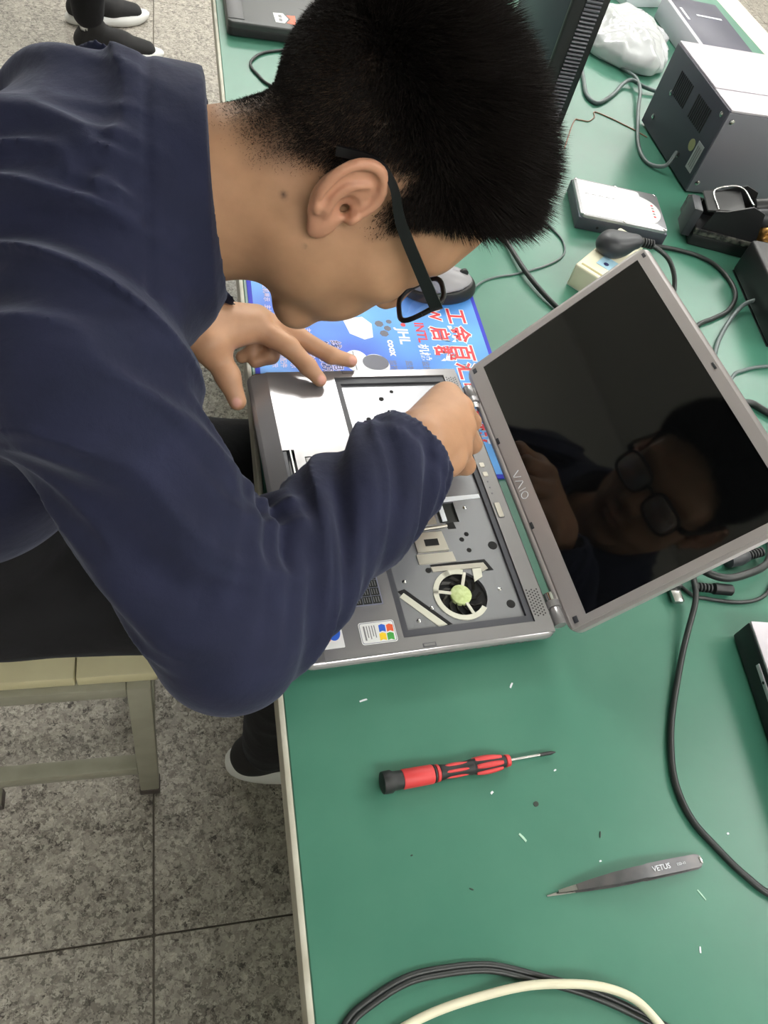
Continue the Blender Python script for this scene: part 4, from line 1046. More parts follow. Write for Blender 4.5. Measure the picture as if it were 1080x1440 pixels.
# ------------------------------------------------------------------ eyeglasses
gl = empty('eyeglasses', tuple(hw(0.095, 0.012, 0))); tag(gl, 'black framed eyeglasses worn by the person at the laptop', 'eyeglasses')
GO = np.array(hw(0.095, 0.012, 0))
def gp(f, u, s): return np.array(hw(f, u, s)) - GO
for sg in (1, -1):
    ring = []
    for k in range(29):
        a = 2 * math.pi * k / 28; c, s_ = math.cos(a), math.sin(a)
        y = 0.0345 + 0.0270 * (abs(c) ** 0.62) * (1 if c > 0 else -1); z = 0.0100 + 0.0200 * (abs(s_) ** 0.62) * (1 if s_ > 0 else -1)
        ring.append((0.1010 - 2.0 * (y - 0.03) ** 2, z, sg * y))
    rp = [gp(*r) for r in ring]
    V, F = tube_geo(rp, 0.0022, 8); raw('rim', V, F, FRAME, gl, 60)
    Vl = [gp(r[0], r[1], r[2]) for r in ring[:-1]]; n = len(Vl)
    cL = gp(0.1022, 0.010, sg * 0.0345)
    V2 = [v + HF * 0.0009 for v in Vl]; V_ = Vl + V2 + [cL, cL + HF * 0.0009]
    Fl = [(k, (k + 1) % n, 2 * n) for k in range(n)] + [(n + (k + 1) % n, n + k, 2 * n + 1) for k in range(n)] + [(k, n + k, n + (k + 1) % n, (k + 1) % n) for k in range(n)]
    raw('lens', V_, Fl, M_LENS, gl, 180)
    tm = catmull([gp(0.0990, 0.0225, sg * 0.0620), gp(0.0930, 0.0235, sg * 0.0705), gp(0.0600, 0.0265, sg * 0.0755), gp(0.0200, 0.0310, sg * 0.0800), gp(-0.0060, 0.0385, sg * 0.0830), gp(-0.0250, 0.0350, sg * 0.0800), gp(-0.0420, 0.0150, sg * 0.0745)], 5)
    g = []
    hts = np.interp(np.linspace(0, 1, len(tm)), [0, 0.15, 0.45, 0.7, 1], [0.0042, 0.0048, 0.0042, 0.0026, 0.0032])
    V = []; F = []
    for i, pnt in enumerate(tm):
        T = tm[min(i + 1, len(tm) - 1)] - tm[max(i - 1, 0)]; T /= np.linalg.norm(T); S_ = HS * sg - T * (HS * sg @ T); S_ /= np.linalg.norm(S_); U_ = np.cross(S_, T)
        for a, b in ((-1, -1), (1, -1), (1, 1), (-1, 1)): V.append(pnt + S_ * a * 0.0016 + U_ * b * hts[i])
    for i in range(len(tm) - 1):
        for k in range(4): F.append((i * 4 + k, i * 4 + (k + 1) % 4, i * 4 + 4 + (k + 1) % 4, i * 4 + 4 + k))
    F += [(3, 2, 1, 0), tuple(range((len(tm) - 1) * 4, len(tm) * 4))]
    bm = bmesh.new(); vs = [bm.verts.new(tuple(v)) for v in V]
    for f_ in F: bm.faces.new([vs[i] for i in f_])
    from_bm('temple', bm, FRAME, gl, 50)
V, F = tube_geo(catmull([gp(0.1005, 0.0150, 0.0085), gp(0.1035, 0.0190, 0), gp(0.1005, 0.0150, -0.0085)], 5), 0.0022, 8); raw('bridge', V, F, FRAME, gl, 60)

# ------------------------------------------------------------------ stool
stl = empty('stool', (-0.255, 0.59, 0)); tag(stl, 'small cream topped stool with a grey steel frame under the seated person', 'stool')
for k in range(3):
    box('seat_plank', (-0.145 + k * 0.0975, -0.165, 0.448), (-0.145 + k * 0.0975 + 0.0955, 0.165, 0.470), WOODSEAT, stl, 0.002)
for sx in (-1, 1):
    for sy in (-1, 1):
        x, y = sx * 0.1225, sy * 0.1620
        box('leg', (x - 0.015, y - 0.013, 0.020), (x + 0.015, y + 0.013, 0.4475), STOOLMET, stl, 0.002)
        box('foot_cap', (x - 0.0165, y - 0.0145, 0.0), (x + 0.0165, y + 0.0145, 0.0198), mat('foot_cap', srgb(70, 62, 58), 0.6), stl, 0.002)
for sy in (-1, 1):
    box('apron', (-0.1073, sy * 0.162 - 0.012, 0.420), (0.1073, sy * 0.162 + 0.012, 0.4475), STOOLMET, stl, 0.002)
    box('stretcher', (-0.1073, sy * 0.162 - 0.012, 0.105), (0.1073, sy * 0.162 + 0.012, 0.135), STOOLMET, stl, 0.002)
for sx in (-1, 1):
    box('apron', (sx * 0.1225 - 0.012, -0.1488, 0.420), (sx * 0.1225 + 0.012, 0.1488, 0.4475), STOOLMET, stl, 0.002)
    box('stretcher', (sx * 0.1225 - 0.012, -0.1488, 0.165), (sx * 0.1225 + 0.012, 0.1488, 0.195), STOOLMET, stl, 0.002)

# ------------------------------------------------------------------ computer mouse
ms = empty('computer_mouse', (0.272, 0.838, TH + 0.0027), 0.12); tag(ms, 'grey and black computer mouse at the corner of the blue mat', 'mouse')
s = Sdf(); s.ell((0.0, 0, 0.006), (0.054, 0.031, 0.030), 0.0); s.add(lambda P: P[:, 2], (-0.1, -0.1, -0.1), (0.1, 0.1, 0.0), 0.003, True)
s.add(lambda P: 0.0185 + 0.004 * (P[:, 0] / 0.05) - P[:, 2], (-0.1, -0.1, 0.015), (0.1, 0.1, 0.1), 0.001, True)
V, F = mesh_sdf(s, (-0.065, -0.04, -0.008), (0.065, 0.04, 0.045), 0.002); np_mesh('mouse_base', V, F, BLACKP, ms)
s = Sdf(); s.ell((0.0, 0, 0.0065), (0.0525, 0.030, 0.0305), 0.0); s.add(lambda P: P[:, 2] - 0.0187 - 0.004 * (P[:, 0] / 0.05), (-0.1, -0.1, -0.1), (0.1, 0.1, 0.03), 0.001, True)
s.cap((0.012, 0, 0.036), (0.060, 0, 0.022), 0.0012, 0.0012, 0.001, True)
V, F = mesh_sdf(s, (-0.065, -0.04, -0.008), (0.065, 0.04, 0.045), 0.0016); np_mesh('mouse_shell', V, F, mat('mouse_grey', srgb(150, 148, 152), 0.4), ms)
lathe('scroll_wheel', [(0.004, -0.003), (0.0062, -0.002), (0.0062, 0.002), (0.004, 0.003)], BLACKR, ms, 16, Matrix.Translation((0.030, 0, 0.0305)) @ Matrix.Rotation(math.radians(90), 4, 'X'))
def cable(name, pts, r, m, label, z=None, group=None, n=9, flat=None):
    P = [(p[0], p[1], (p[2] if len(p) > 2 else (z if z is not None else TH + r))) for p in pts]
    c0 = P[0]
    Q_ = [(p[0] - c0[0], p[1] - c0[1], p[2] - TH) for p in P]
    path = catmull(Q_, 7); V, F = tube_geo(path, r, n, flat)
    V = [np.array((v[0], v[1], max(v[2], 0.0001))) for v in V]
    o = raw(name, V, F, m, None, 60); o.location = (c0[0], c0[1], TH); tag(o, label, 'cable', group); return o
cable('mouse_cable', [(0.3265, 0.8465, TH + 0.006), (0.348, 0.868), (0.373, 0.880), (0.405, 0.8895, TH + 0.0016), (0.462, 0.915), (0.497, 0.942), (0.508, 0.975), (0.500, 1.006), (0.480, 1.04), (0.43, 1.10)], 0.0016, CABLEG, 'thin pale green-grey mouse cord looping on the bench beside the head')
cable('power_cable', [(0.560, 1.30), (0.480, 1.20), (0.420, 1.08), (0.398, 0.995), (0.407, 0.955, TH + 0.006), (0.416, 0.892, TH + 0.0075), (0.433, 0.841, TH + 0.006), (0.458, 0.797), (0.482, 0.772), (0.512, 0.780), (0.536, 0.820, TH + 0.008), (0.545, 0.868, TH + 0.016)], 0.0038, CABLEB, 'thick black cord running from the hair to the top of the laptop screen')

# ------------------------------------------------------------------ things at the far side of the bench
fl2 = empty('closed_laptop', (0.020, 1.505, TH), 0.01); tag(fl2, 'closed black laptop with a white and red sticker at the far bench edge', 'laptop')
prism('laptop_base', rrect(0.0, 0.0, 0.34, 0.235, 0.010, 4), 0.003, 0.016, BLACKP, fl2, 0.002)
prism('lid', rrect(0.0, 0.0, 0.34, 0.237, 0.010, 4), 0.0162, 0.026, mat('laptop_lid_dark', srgb(54, 57, 57), 0.45), fl2, 0.003, 3)
box('hinge_strip', (0.001, 0.012, 0.0262), (0.030, 0.226, 0.0270), BLACKP, fl2, 0.0006)
for x in (0.03, 0.31):
    for y in (0.03, 0.205): lathe('rubber_foot', [(0.007, 0), (0.007, 0.003)], BLACKR, fl2, 12, Matrix.Translation((x, y, 0)))
prism('sticker', [(0.086, 0.02), (0.102, 0.02), (0.11, 0.038), (0.102, 0.058), (0.084, 0.056)], 0.0260, 0.0264, STICK, fl2)
prism('sticker', [(0.106, 0.022), (0.122, 0.018), (0.124, 0.054), (0.108, 0.052), (0.114, 0.038)], 0.0260, 0.0264, P_ORG, fl2)
for k in range(2): prism('sticker_print', [(0.0925, 0.0255 + k * 0.014), (0.0985, 0.0255 + k * 0.014), (0.0985, 0.0355 + k * 0.014), (0.0925, 0.0355 + k * 0.014)], 0.0264, 0.0266, P_TEXT, fl2)
cable('black_cable', [(0.205, 1.500), (0.160, 1.495), (0.119, 1.478), (0.079, 1.456), (0.058, 1.425), (0.055, 1.402), (0.064, 1.378), (0.085, 1.345), (0.16, 1.30), (0.26, 1.29)], 0.0025, CABLEB, 'thin black cord curling in front of the closed black laptop')

tw = empty('computer_tower', (0.580, 1.425, TH), -0.05); tag(tw, 'slim dark computer case standing upright with a ribbed front panel', 'computer')
box('case_shell', (-0.030, -0.105, 0.004), (0.030, 0.135, 0.36), mat('tower_side', srgb(58, 66, 78), 0.5), tw, 0.003)
box('front_panel', (-0.031, -0.118, 0.002), (0.031, -0.1055, 0.362), BLACKP, tw, 0.003)
for k in range(56):
    bm = None
    V, F = tube_geo([np.array([-0.010, -0.1195, 0.012 + k * 0.0062]), np.array([0.018, -0.1195, 0.012 + k * 0.0062])], 0.0022, 6)
    raw('rib', V, F, mat('rib_grey', srgb(84, 84, 92), 0.4), tw, 60)

hs = empty('soldering_station', (0.805, 1.153, TH), -0.01); tag(hs, 'boxy grey soldering station with a dark vented side and pale metal top', 'soldering station')
box('side_panel', (-0.0015, 0.001, 0.004), (0.004, 0.233, 0.148), BOXDARK, hs, 0.001)
box('front_panel', (0.0, -0.001, 0.004), (0.40, 0.004, 0.146), BOXGREY, hs, 0.001)
box('case_body', (0.0045, 0.0045, 0.006), (0.399, 0.232, 0.146), BOXGREY, hs)
box('top_cover', (0.002, 0.0, 0.1462), (0.401, 0.070, 0.1502), BOXLIGHT, hs, 0.001)
box('top_cover', (0.002, 0.0715, 0.1462), (0.401, 0.236, 0.1512), BOXLIGHT, hs, 0.001)
for j, y0 in enumerate((0.045, 0.125)):
    for k in range(9): box('vent_slot', (-0.0022, y0 + k * 0.0065, 0.085 - 0.0), (-0.0014, y0 + k * 0.0065 + 0.003, 0.125), HOLE, hs)
prism_pts = circle(0.048, 0.062, 0.010, 18)
bm = bmesh.new(); add_prism(bm, prism_pts, 0.0014, 0.0022); bmesh.ops.transform(bm, matrix=Matrix.Rotation(math.radians(-90), 4, 'Y') @ Matrix.Rotation(math.radians(-90), 4, 'Z') @ Matrix.Scale(-1, 4, (1, 0, 0)) if False else Matrix(((0, 0, -1, 0), (1, 0, 0, 0), (0, 1, 0, 0), (0, 0, 0, 1))), verts=bm.verts[:])
from_bm('round_sticker', bm, mat('sticker_olive', srgb(140, 138, 100), 0.5), hs)
box('rating_label', (-0.0024, 0.012, 0.030), (-0.0014, 0.034, 0.078), mat('label_grey', srgb(156, 156, 160), 0.4), hs)
for k in range(3): box('label_line', (-0.0028, 0.015 + k * 0.006, 0.036), (-0.0023, 0.0175 + k * 0.006, 0.072), P_TEXT, hs)
for y, z in ((0.20, 0.030), (0.180, 0.085), (0.07, 0.03), (0.015, 0.135)):
    lathe('screw', [(0.0045, 0.0), (0.0045, 0.0015), (0.002, 0.0028)], STEEL, hs, 12, Matrix.Translation((-0.0015, y, z)) @ Matrix.Rotation(math.radians(-90), 4, 'Y'))
lathe('screw', [(0.0045, 0.0), (0.0045, 0.0015), (0.002, 0.0028)], STEEL, hs, 12, Matrix.Translation((0.012, -0.001, 0.132)) @ Matrix.Rotation(math.radians(90), 4, 'X'))
lathe('screw', [(0.0045, 0.0), (0.0045, 0.0015), (0.002, 0.0028)], STEEL, hs, 12, Matrix.Translation((0.012, -0.001, 0.022)) @ Matrix.Rotation(math.radians(90), 4, 'X'))
for x in (0.02, 0.38):
    for y in (0.02, 0.215): lathe('rubber_foot', [(0.008, 0), (0.008, 0.0065)], BLACKR, hs, 12, Matrix.Translation((x, y, 0)))
cable('station_cord', [(0.80, 1.225, TH + 0.035), (0.786, 1.216, TH + 0.012), (0.764, 1.228), (0.757, 1.255), (0.766, 1.300), (0.787, 1.357), (0.814, 1.43, TH + 0.010), (0.838, 1.487, TH + 0.014), (0.851, 1.546, TH + 0.012), (0.842, 1.60), (0.80, 1.68), (0.77, 1.80)], 0.0036, CABLEG, 'grey cord coming out of the dark side of the soldering station')
cable('grey_cable', [(0.745, 1.60), (0.728, 1.525), (0.713, 1.462), (0.721, 1.433), (0.743, 1.443), (0.780, 1.479), (0.815, 1.520, TH + 0.008), (0.838, 1.531, TH + 0.012), (0.862, 1.512, TH + 0.010), (0.93, 1.50), (1.02, 1.47)], 0.0040, CABLEG, 'grey cable bent in a hook below the clear plastic bag')
cable('thin_wire', [(0.60, 1.255), (0.651, 1.384 - 0.03), (0.666, 1.364), (0.685, 1.363), (0.704, 1.382), (0.712, 1.402), (0.741, 1.385), (0.764, 1.365), (0.780, 1.351), (0.798, 1.33)], 0.0011, WIRE, 'thin brown wire lying between the ribbed case and the soldering station')

# clear plastic bag, crumpled
bg = Sdf(); bg.cap((0.845, 1.635, 0.762), (0.930, 1.80, 0.762), 0.024, 0.024, 0.02, flat=((0.89, -0.45, 0), 3.0)); bg.ell((0.885, 1.71, 0.772), (0.075, 0.12, 0.030), 0.03)
bg.add(lambda P: P[:, 2] - (TH + 0.001), (0.6, 1.3, 0.6), (1.3, 2.2, TH), 0.004, True)
def bag_warp(P, d):
    out = d.copy(); m = np.abs(d) < 0.05
    if m.any():
        p = P[m]; out[m] = d[m] - 0.018 * (ridge(p * [16, 14, 20] + 3) - 0.6) - 0.008 * (ridge(p * [40, 36, 50]) - 0.6) * 1.0
        out[m] = np.maximum(out[m], (TH + 0.0008) - p[:, 2])
    return out
V, F = mesh_sdf(bg, (0.72, 1.48, 0.72), (1.20, 2.05, 0.86), 0.005, 4, bag_warp)
o = np_mesh('plastic_bag', V - np.array([0.95, 1.76, TH]), F, BAG, None); o.location = (0.95, 1.76, TH); tag(o, 'crumpled clear plastic bag shining white behind the soldering station', 'bag')

cb = empty('storage_box', (1.030, 1.655, TH), -0.05); tag(cb, 'dark blue box with its lit side coloured grey at the far cream rail', 'box')
box('box_body', (0.012, 0.0, 0.001), (0.140, 0.245, 0.050), mat('box_navy', srgb(60, 60, 78), 0.45), cb, 0.002)
box('lit_side', (0.0, 0.001, 0.001), (0.0115, 0.244, 0.051), mat('box_side_lit', srgb(176, 176, 184), 0.4), cb, 0.002)  # light falling on this side is put into its paler colour
box('edge_highlight', (0.055, 0.155, 0.0502), (0.120, 0.162, 0.0508), P_WHITE, cb)  # both white strips are painted highlights on the dark box
box('edge_highlight', (0.020, 0.125, 0.0502), (0.026, 0.185, 0.0508), P_WHITE, cb)
wb = empty('white_carton', (0.975, 1.93, TH), 0.3); tag(wb, 'small white carton behind the clear plastic bag', 'carton')
box('carton_body', (0, 0, 0.0), (0.13, 0.10, 0.06), P_WHITE, wb, 0.002); box('carton_flap', (0.004, 0.004, 0.0602), (0.126, 0.050, 0.0612), P_WHITE, wb); box('carton_flap', (0.004, 0.051, 0.0602), (0.126, 0.096, 0.0612), P_WHITE, wb)

# hard disk drive
hdv = empty('hard_disk_drive', (0.6250, 1.0550, TH), -0.19); tag(hdv, 'bare hard disk drive with a shiny white label beside the black hair', 'hard disk')
box('drive_case', (-0.0755, -0.0540, 0.001), (0.0755, 0.0540, 0.0215), mat('drive_side', srgb(78, 80, 90), 0.4, metal=0.5), hdv, 0.0015)
prism('cover', rrect(-0.0745, -0.0530, 0.0745, 0.0530, 0.008, 4), 0.0217, 0.0262, DRIVEMET, hdv, 0.001)
prism('label', rrect(-0.0690, -0.0480, 0.0400, 0.0480, 0.004, 4), 0.0262, 0.0265, DRIVELABEL, hdv)
prism('label', circle(0.0300, -0.004, 0.0400, 32), 0.0262, 0.0267, DRIVELABEL, hdv)
for k in range(5): prism('label_print', [(0.060 - 0.004, -0.020 + k * 0.008), (0.060, -0.020 + k * 0.008), (0.060, -0.016 + k * 0.008), (0.056, -0.016 + k * 0.008)], 0.0267, 0.0268, P_TEXT if k % 2 else P_RED, hdv)
for k in range(6): prism('label_print', [(-0.06 + k * 0.012, 0.010), (-0.052 + k * 0.012, 0.010), (-0.052 + k * 0.012, 0.0125), (-0.06 + k * 0.012, 0.0125)], 0.0265, 0.0266, P_TEXT, hdv)
for x, y in ((-0.070, -0.049), (-0.070, 0.049), (0.0695, -0.0485), (0.0695, 0.0485), (0.0, 0.0495), (0.0, -0.0495)):
    lathe('screw', [(0.0028, 0.0261), (0.0028, 0.0272), (0.0014, 0.0276)], STEEL, hdv, 12, Matrix.Translation((x, y, 0)))
box('connector', (0.0757, -0.030, 0.003), (0.0790, 0.036, 0.012), BLACKP, hdv)
lathe('mount_hole', [(0.0022, 0), (0.0022, 0.0006)], HOLE, hdv, 10, Matrix.Translation((-0.040, -0.0539, 0.009)) @ Matrix.Rotation(math.radians(90), 4, 'X'))

# soldering iron stand with brass wool
isd = empty('soldering_iron_stand', (0.742, 1.000, TH), -0.29); tag(isd, 'black metal soldering iron stand with brass wool in its tray', 'iron stand')
box('tray', (0.0, 0.0, 0.0), (0.25, 0.105, 0.020), BLACKP, isd, 0.002)
for y in (0.0, 0.101): box('tray_wall', (0.0, y, 0.0202), (0.25, y + 0.004, 0.030), mat('worn_edge', srgb(120, 118, 110), 0.4, metal=0.5, noise=(90, srgb(40, 40, 42), 4, 0.4, 0.6)), isd, 0.001)
box('tray_wall', (0.246, 0.0045, 0.0202), (0.25, 0.1005, 0.030), BLACKP, isd, 0.001); box('tray_wall', (0.0, 0.0045, 0.0202), (0.004, 0.1005, 0.030), BLACKP, isd, 0.001)
bm = bmesh.new()
for y in (0.006, 0.070):
    a = [bm.verts.new((x, y, z)) for x, z in ((0.010, 0.0203), (0.108, 0.0203), (0.092, 0.078), (0.070, 0.084), (0.035, 0.066), (0.018, 0.062))]; b = [bm.verts.new((v.co.x, y + 0.003, v.co.z)) for v in a]
    bm.faces.new(a); bm.faces.new(b[::-1])
    for k in range(6): bm.faces.new((a[k], a[(k + 1) % 6], b[(k + 1) % 6], b[k]))
from_bm('holder_bracket', bm, BLACKP, isd)
box('holder_plate', (0.020, 0.0095, 0.052), (0.080, 0.0695, 0.056), BLACKP, isd, 0.001, 1, Matrix.Translation((0, 0, 0.0)) @ Matrix.Rotation(-0.25, 4, 'Y'))
tube('wire_rest', [(0.022, 0.010, 0.064), (0.022, 0.066, 0.066), (0.060, 0.068, 0.080), (0.070, 0.012, 0.084)], 0.0018, STEEL, isd, 6, 8)
lathe('holder_tube', [(0.010, 0.0), (0.0125, 0.002), (0.0125, 0.060), (0.010, 0.062)], BLACKP, isd, 18, axis_matrix((0.085, 0.045, 0.066), (0.150, 0.052, 0.082)))
lathe('holder_tube', [(0.014, 0.0), (0.015, 0.002), (0.015, 0.030), (0.012, 0.032)], DARKP, isd, 18, axis_matrix((0.092, 0.028, 0.058), (0.150, 0.034, 0.070)))
box('tip_clamp', (-0.016, 0.006, 0.010), (-0.001, 0.052, 0.058), DARKP, isd, 0.002)
s = Sdf(); s.ell((0.150, 0.048, 0.030), (0.040, 0.036, 0.020), 0.0)
s.add(lambda P: P[:, 2] - 0.0215, (0, -0.1, -0.1), (0.3, 0.2, 0.02), 0.002, True)
def wool_warp(P, d): return d - 0.010 * (ridge(P * [110, 110, 110]) - 0.55) - 0.005 * (ridge(P * 240) - 0.5)
V, F = mesh_sdf(s, (0.10, 0.0, 0.015), (0.20, 0.10, 0.065), 0.0022, 4, wool_warp); np_mesh('brass_wool', V, F, BRASS, isd)

# mains block with a plug, behind the screen
psx = empty('power_strip', (0.497, 0.858, TH), 0.74); tag(psx, 'white power strip end behind the top corner of the laptop screen', 'power strip')
prism('strip_body', rrect(0.0, -0.024, 0.150, 0.024, 0.004, 3), 0.002, 0.036, CREAM, psx, 0.003, 3)
box('strip_base', (0.001, -0.023, 0.0), (0.149, 0.023, 0.0019), WHITEP, psx)
box('groove', (0.008, -0.018, 0.0360), (0.012, 0.018, 0.0364), mat('groove_tan', srgb(170, 160, 110), 0.6), psx)
box('label', (0.030, -0.021, 0.0361), (0.058, 0.004, 0.0365), mat('label_pale_blue', srgb(168, 206, 226), 0.4), psx)
prism('label_mark', circle(0.040, -0.008, 0.004, 12), 0.0365, 0.0367, P_NAVY, psx)
for x in (0.125,):
    for sg in (-1, 1): box('socket_slot', (x - 0.006, sg * 0.006 - 0.001, 0.0360), (x + 0.006, sg * 0.006 + 0.001, 0.0363), HOLE, psx)
pl = empty('mains_plug', (0.556, 0.912, TH + 0.0363), 0.15); tag(pl, 'black angled mains plug pushed into the white power strip', 'plug')
s = Sdf(); s.cap((-0.008, 0, 0.014), (0.026, -0.004, 0.020), 0.0205, 0.012, 0.006); s.ell((-0.006, 0, 0.012), (0.028, 0.022, 0.016), 0.01)
s.add(lambda P: P[:, 2] - 0.0005, (-0.1, -0.1, -0.1), (0.1, 0.1, 0.0), 0.002, True)
s.add(lambda P: 0.030 - P[:, 2] + 0.0 * P[:, 0], (-0.1, -0.1, 0.028), (0.1, 0.1, 0.1), 0.006, True)
V, F = mesh_sdf(s, (-0.05, -0.035, -0.006), (0.06, 0.035, 0.045), 0.0024); np_mesh('plug_body', V, F, DARKP, pl)
g = [lathe_geo([(0.0058, 0), (0.0072, 0.0008), (0.0072, 0.0030), (0.0058, 0.0038)], 14, axis_matrix((0.034 + k * 0.0046, -0.0055 - k * 0.0008, 0.020 - k * 0.0006), (0.045 + k * 0.0046, -0.0075 - k * 0.0008, 0.0186 - k * 0.0006))) for k in range(5)]
V, F = join_geo(g); raw('strain_relief', V, F, BLACKR, pl, 40)
cable('plug_cord', [(0.606, 0.911, TH + 0.054), (0.622, 0.906, TH + 0.050), (0.640, 0.895, TH + 0.042), (0.648, 0.875, TH + 0.030), (0.645, 0.850, TH + 0.016), (0.63, 0.82), (0.60, 0.77), (0.55, 0.67), (0.50, 0.57), (0.475, 0.49)], 0.0036, CABLEB, 'black cord bending down from the mains plug behind the screen')
cable('loop_cable', [(0.612, 0.966, TH + 0.014), (0.650, 0.985), (0.689, 0.981), (0.720, 0.975), (0.748, 0.964), (0.771, 0.941), (0.779, 0.901), (0.770, 0.866), (0.739, 0.831), (0.705, 0.812), (0.665, 0.79), (0.62, 0.73), (0.55, 0.61), (0.50, 0.51)], 0.0036, CABLEB, 'black cable making a round loop below the iron stand')

# black adapter at the right and its leads
ad = empty('power_adapter', (0.772, 0.757, TH), -0.15); tag(ad, 'large black power adapter at the right behind the laptop screen', 'adapter')
box('adapter_body', (0.0, 0.0, 0.002), (0.17, 0.185, 0.060), BLACKP, ad, 0.006, 3)
box('adapter_rim', (0.002, 0.002, 0.0), (0.168, 0.183, 0.0019), BLACKP, ad)
box('indicator_label', (0.030, 0.150, 0.0601), (0.075, 0.180, 0.0605), mat('label_greygreen', srgb(120, 140, 132), 0.4), ad)
box('indicator_label', (0.020, 0.040, 0.0601), (0.060, 0.070, 0.0605), mat('label_greygreen', srgb(120, 140, 132), 0.4), ad)
cable('adapter_lead', [(0.792, 0.845, TH + 0.018), (0.770, 0.841, TH + 0.010), (0.738, 0.815), (0.699, 0.773), (0.676, 0.742), (0.645, 0.692), (0.60, 0.64), (0.54, 0.56)], 0.0034, CABLEG, 'grey lead from the black adapter passing behind the screen edge')
cable('thin_lead', [(0.90, 0.70), (0.82, 0.718), (0.752, 0.714), (0.726, 0.710), (0.704, 0.703), (0.685, 0.694), (0.660, 0.664), (0.62, 0.595), (0.56, 0.51)], 0.0026, CABLEG, 'thin grey lead crossing the bench right of the screen')
cable('black_lead', [(0.58, 0.47), (0.625, 0.55), (0.660, 0.625), (0.682, 0.638), (0.702, 0.621), (0.76, 0.57), (0.84, 0.52)], 0.0048, CABLEB, 'short stretch of thick black cable by the right edge of the screen')

# cables gathered under the lower right screen corner
cable('coiled_cable', [(0.45, 0.44), (0.475, 0.385, TH + 0.010), (0.50, 0.362, TH + 0.014), (0.535, 0.365, TH + 0.014), (0.575, 0.382, TH + 0.010), (0.60, 0.42), (0.585, 0.46), (0.54, 0.47), (0.50, 0.45)], 0.0046, CABLEB, 'thick black coiled cable under the lower screen corner')
cable('thin_black_cable', [(0.43, 0.40), (0.460, 0.352), (0.479, 0.343), (0.522, 0.336), (0.556, 0.343), (0.59, 0.37), (0.66, 0.40)], 0.0022, CABLEB, 'thin black cable curving below the lower screen corner')
us = empty('usb_plug', (0.441, 0.360, TH), math.radians(-92)); tag(us, 'small black USB plug with a shiny metal end below the screen', 'plug')
box('plug_grip', (-0.030, -0.0085, 0.0005), (0.006, 0.0085, 0.0125), BLACKP, us, 0.002, 2); box('plug_shell', (0.0062, -0.006, 0.003), (0.022, 0.006, 0.0085), STEEL, us, 0.0006)
g = [lathe_geo([(0.0040, 0), (0.0052, 0.0006), (0.0052, 0.0026), (0.0040, 0.0032)], 12, axis_matrix((0.472 + k * 0.0042 - 0.472, 0.0, 0), (0.60 + k * 0.0042, 0.0, 0))) for k in range(5)]
sr = empty('cable_end', (0.468, 0.3560, TH + 0.0066), -0.15); tag(sr, 'ribbed black cable end lying beside the USB plug', 'plug')
V, F = join_geo(g); raw('strain_relief', V, F, BLACKR, sr, 40)
lathe('plug_grip', [(0.0040, 0), (0.0064, 0.001), (0.0064, 0.022), (0.0045, 0.024)], BLACKP, sr, 14, axis_matrix((0.022, 0, 0), (0.08, 0, 0)))
pg2 = empty('barrel_plug', (0.520, 0.385, TH), 0.2); tag(pg2, 'dark moulded plug on the cables at the right picture edge', 'plug')
lathe('plug_body', [(0.004, 0.0), (0.0085, 0.003), (0.0095, 0.020), (0.0070, 0.032), (0.0046, 0.034)], DARKP, pg2, 18, axis_matrix((0.0, 0, 0.0096), (0.05, 0.0, 0.0096)))
g = [lathe_geo([(0.0042, 0), (0.0058, 0.0006), (0.0058, 0.0028), (0.0042, 0.0034)], 12, axis_matrix((0.0345 + k * 0.0044, 0, 0.0096), (0.08, 0, 0.0096))) for k in range(5)]
V, F = join_geo(g); raw('strain_relief', V, F, BLACKR, pg2, 40)
cable('long_cable', [(0.475, 0.395, TH + 0.012), (0.463, 0.361, TH + 0.016), (0.454, 0.335, TH + 0.016), (0.432, 0.300, TH + 0.010), (0.414, 0.271, TH + 0.006), (0.384, 0.220), (0.368, 0.186), (0.359, 0.153), (0.362, 0.121), (0.376, 0.095), (0.394, 0.069), (0.420, 0.046), (0.50, 0.01), (0.60, -0.05)], 0.0032, CABLEB, 'long dark grey cable running down the right side of the bench')

dk = empty('external_drive', (0.492, 0.298, TH), -0.13); tag(dk, 'black box with a pale grey top at the right picture edge', 'drive')
box('drive_body', (0.0, -0.30, 0.002), (0.24, 0.0, 0.032), BLACKP, dk, 0.002); box('drive_top', (0.0006, -0.2994, 0.0321), (0.2394, -0.0006, 0.0352), BOXLIGHT, dk, 0.001)
box('front_strip', (-0.0012, -0.20, 0.0220), (-0.0001, -0.045, 0.0275), BOXLIGHT, dk, 0.0004); box('drive_base', (0.003, -0.297, 0.0), (0.237, -0.003, 0.0019), BLACKR, dk)
lathe('pin_hole', [(0.0016, 0), (0.0016, 0.0004)], HOLE, dk, 10, Matrix.Translation((-0.0012, -0.065, 0.0248)) @ Matrix.Rotation(math.radians(-90), 4, 'Y'))
prism('power_mark', circle(0.036, -0.016, 0.004, 14), 0.0352, 0.0354, P_GREY, dk)

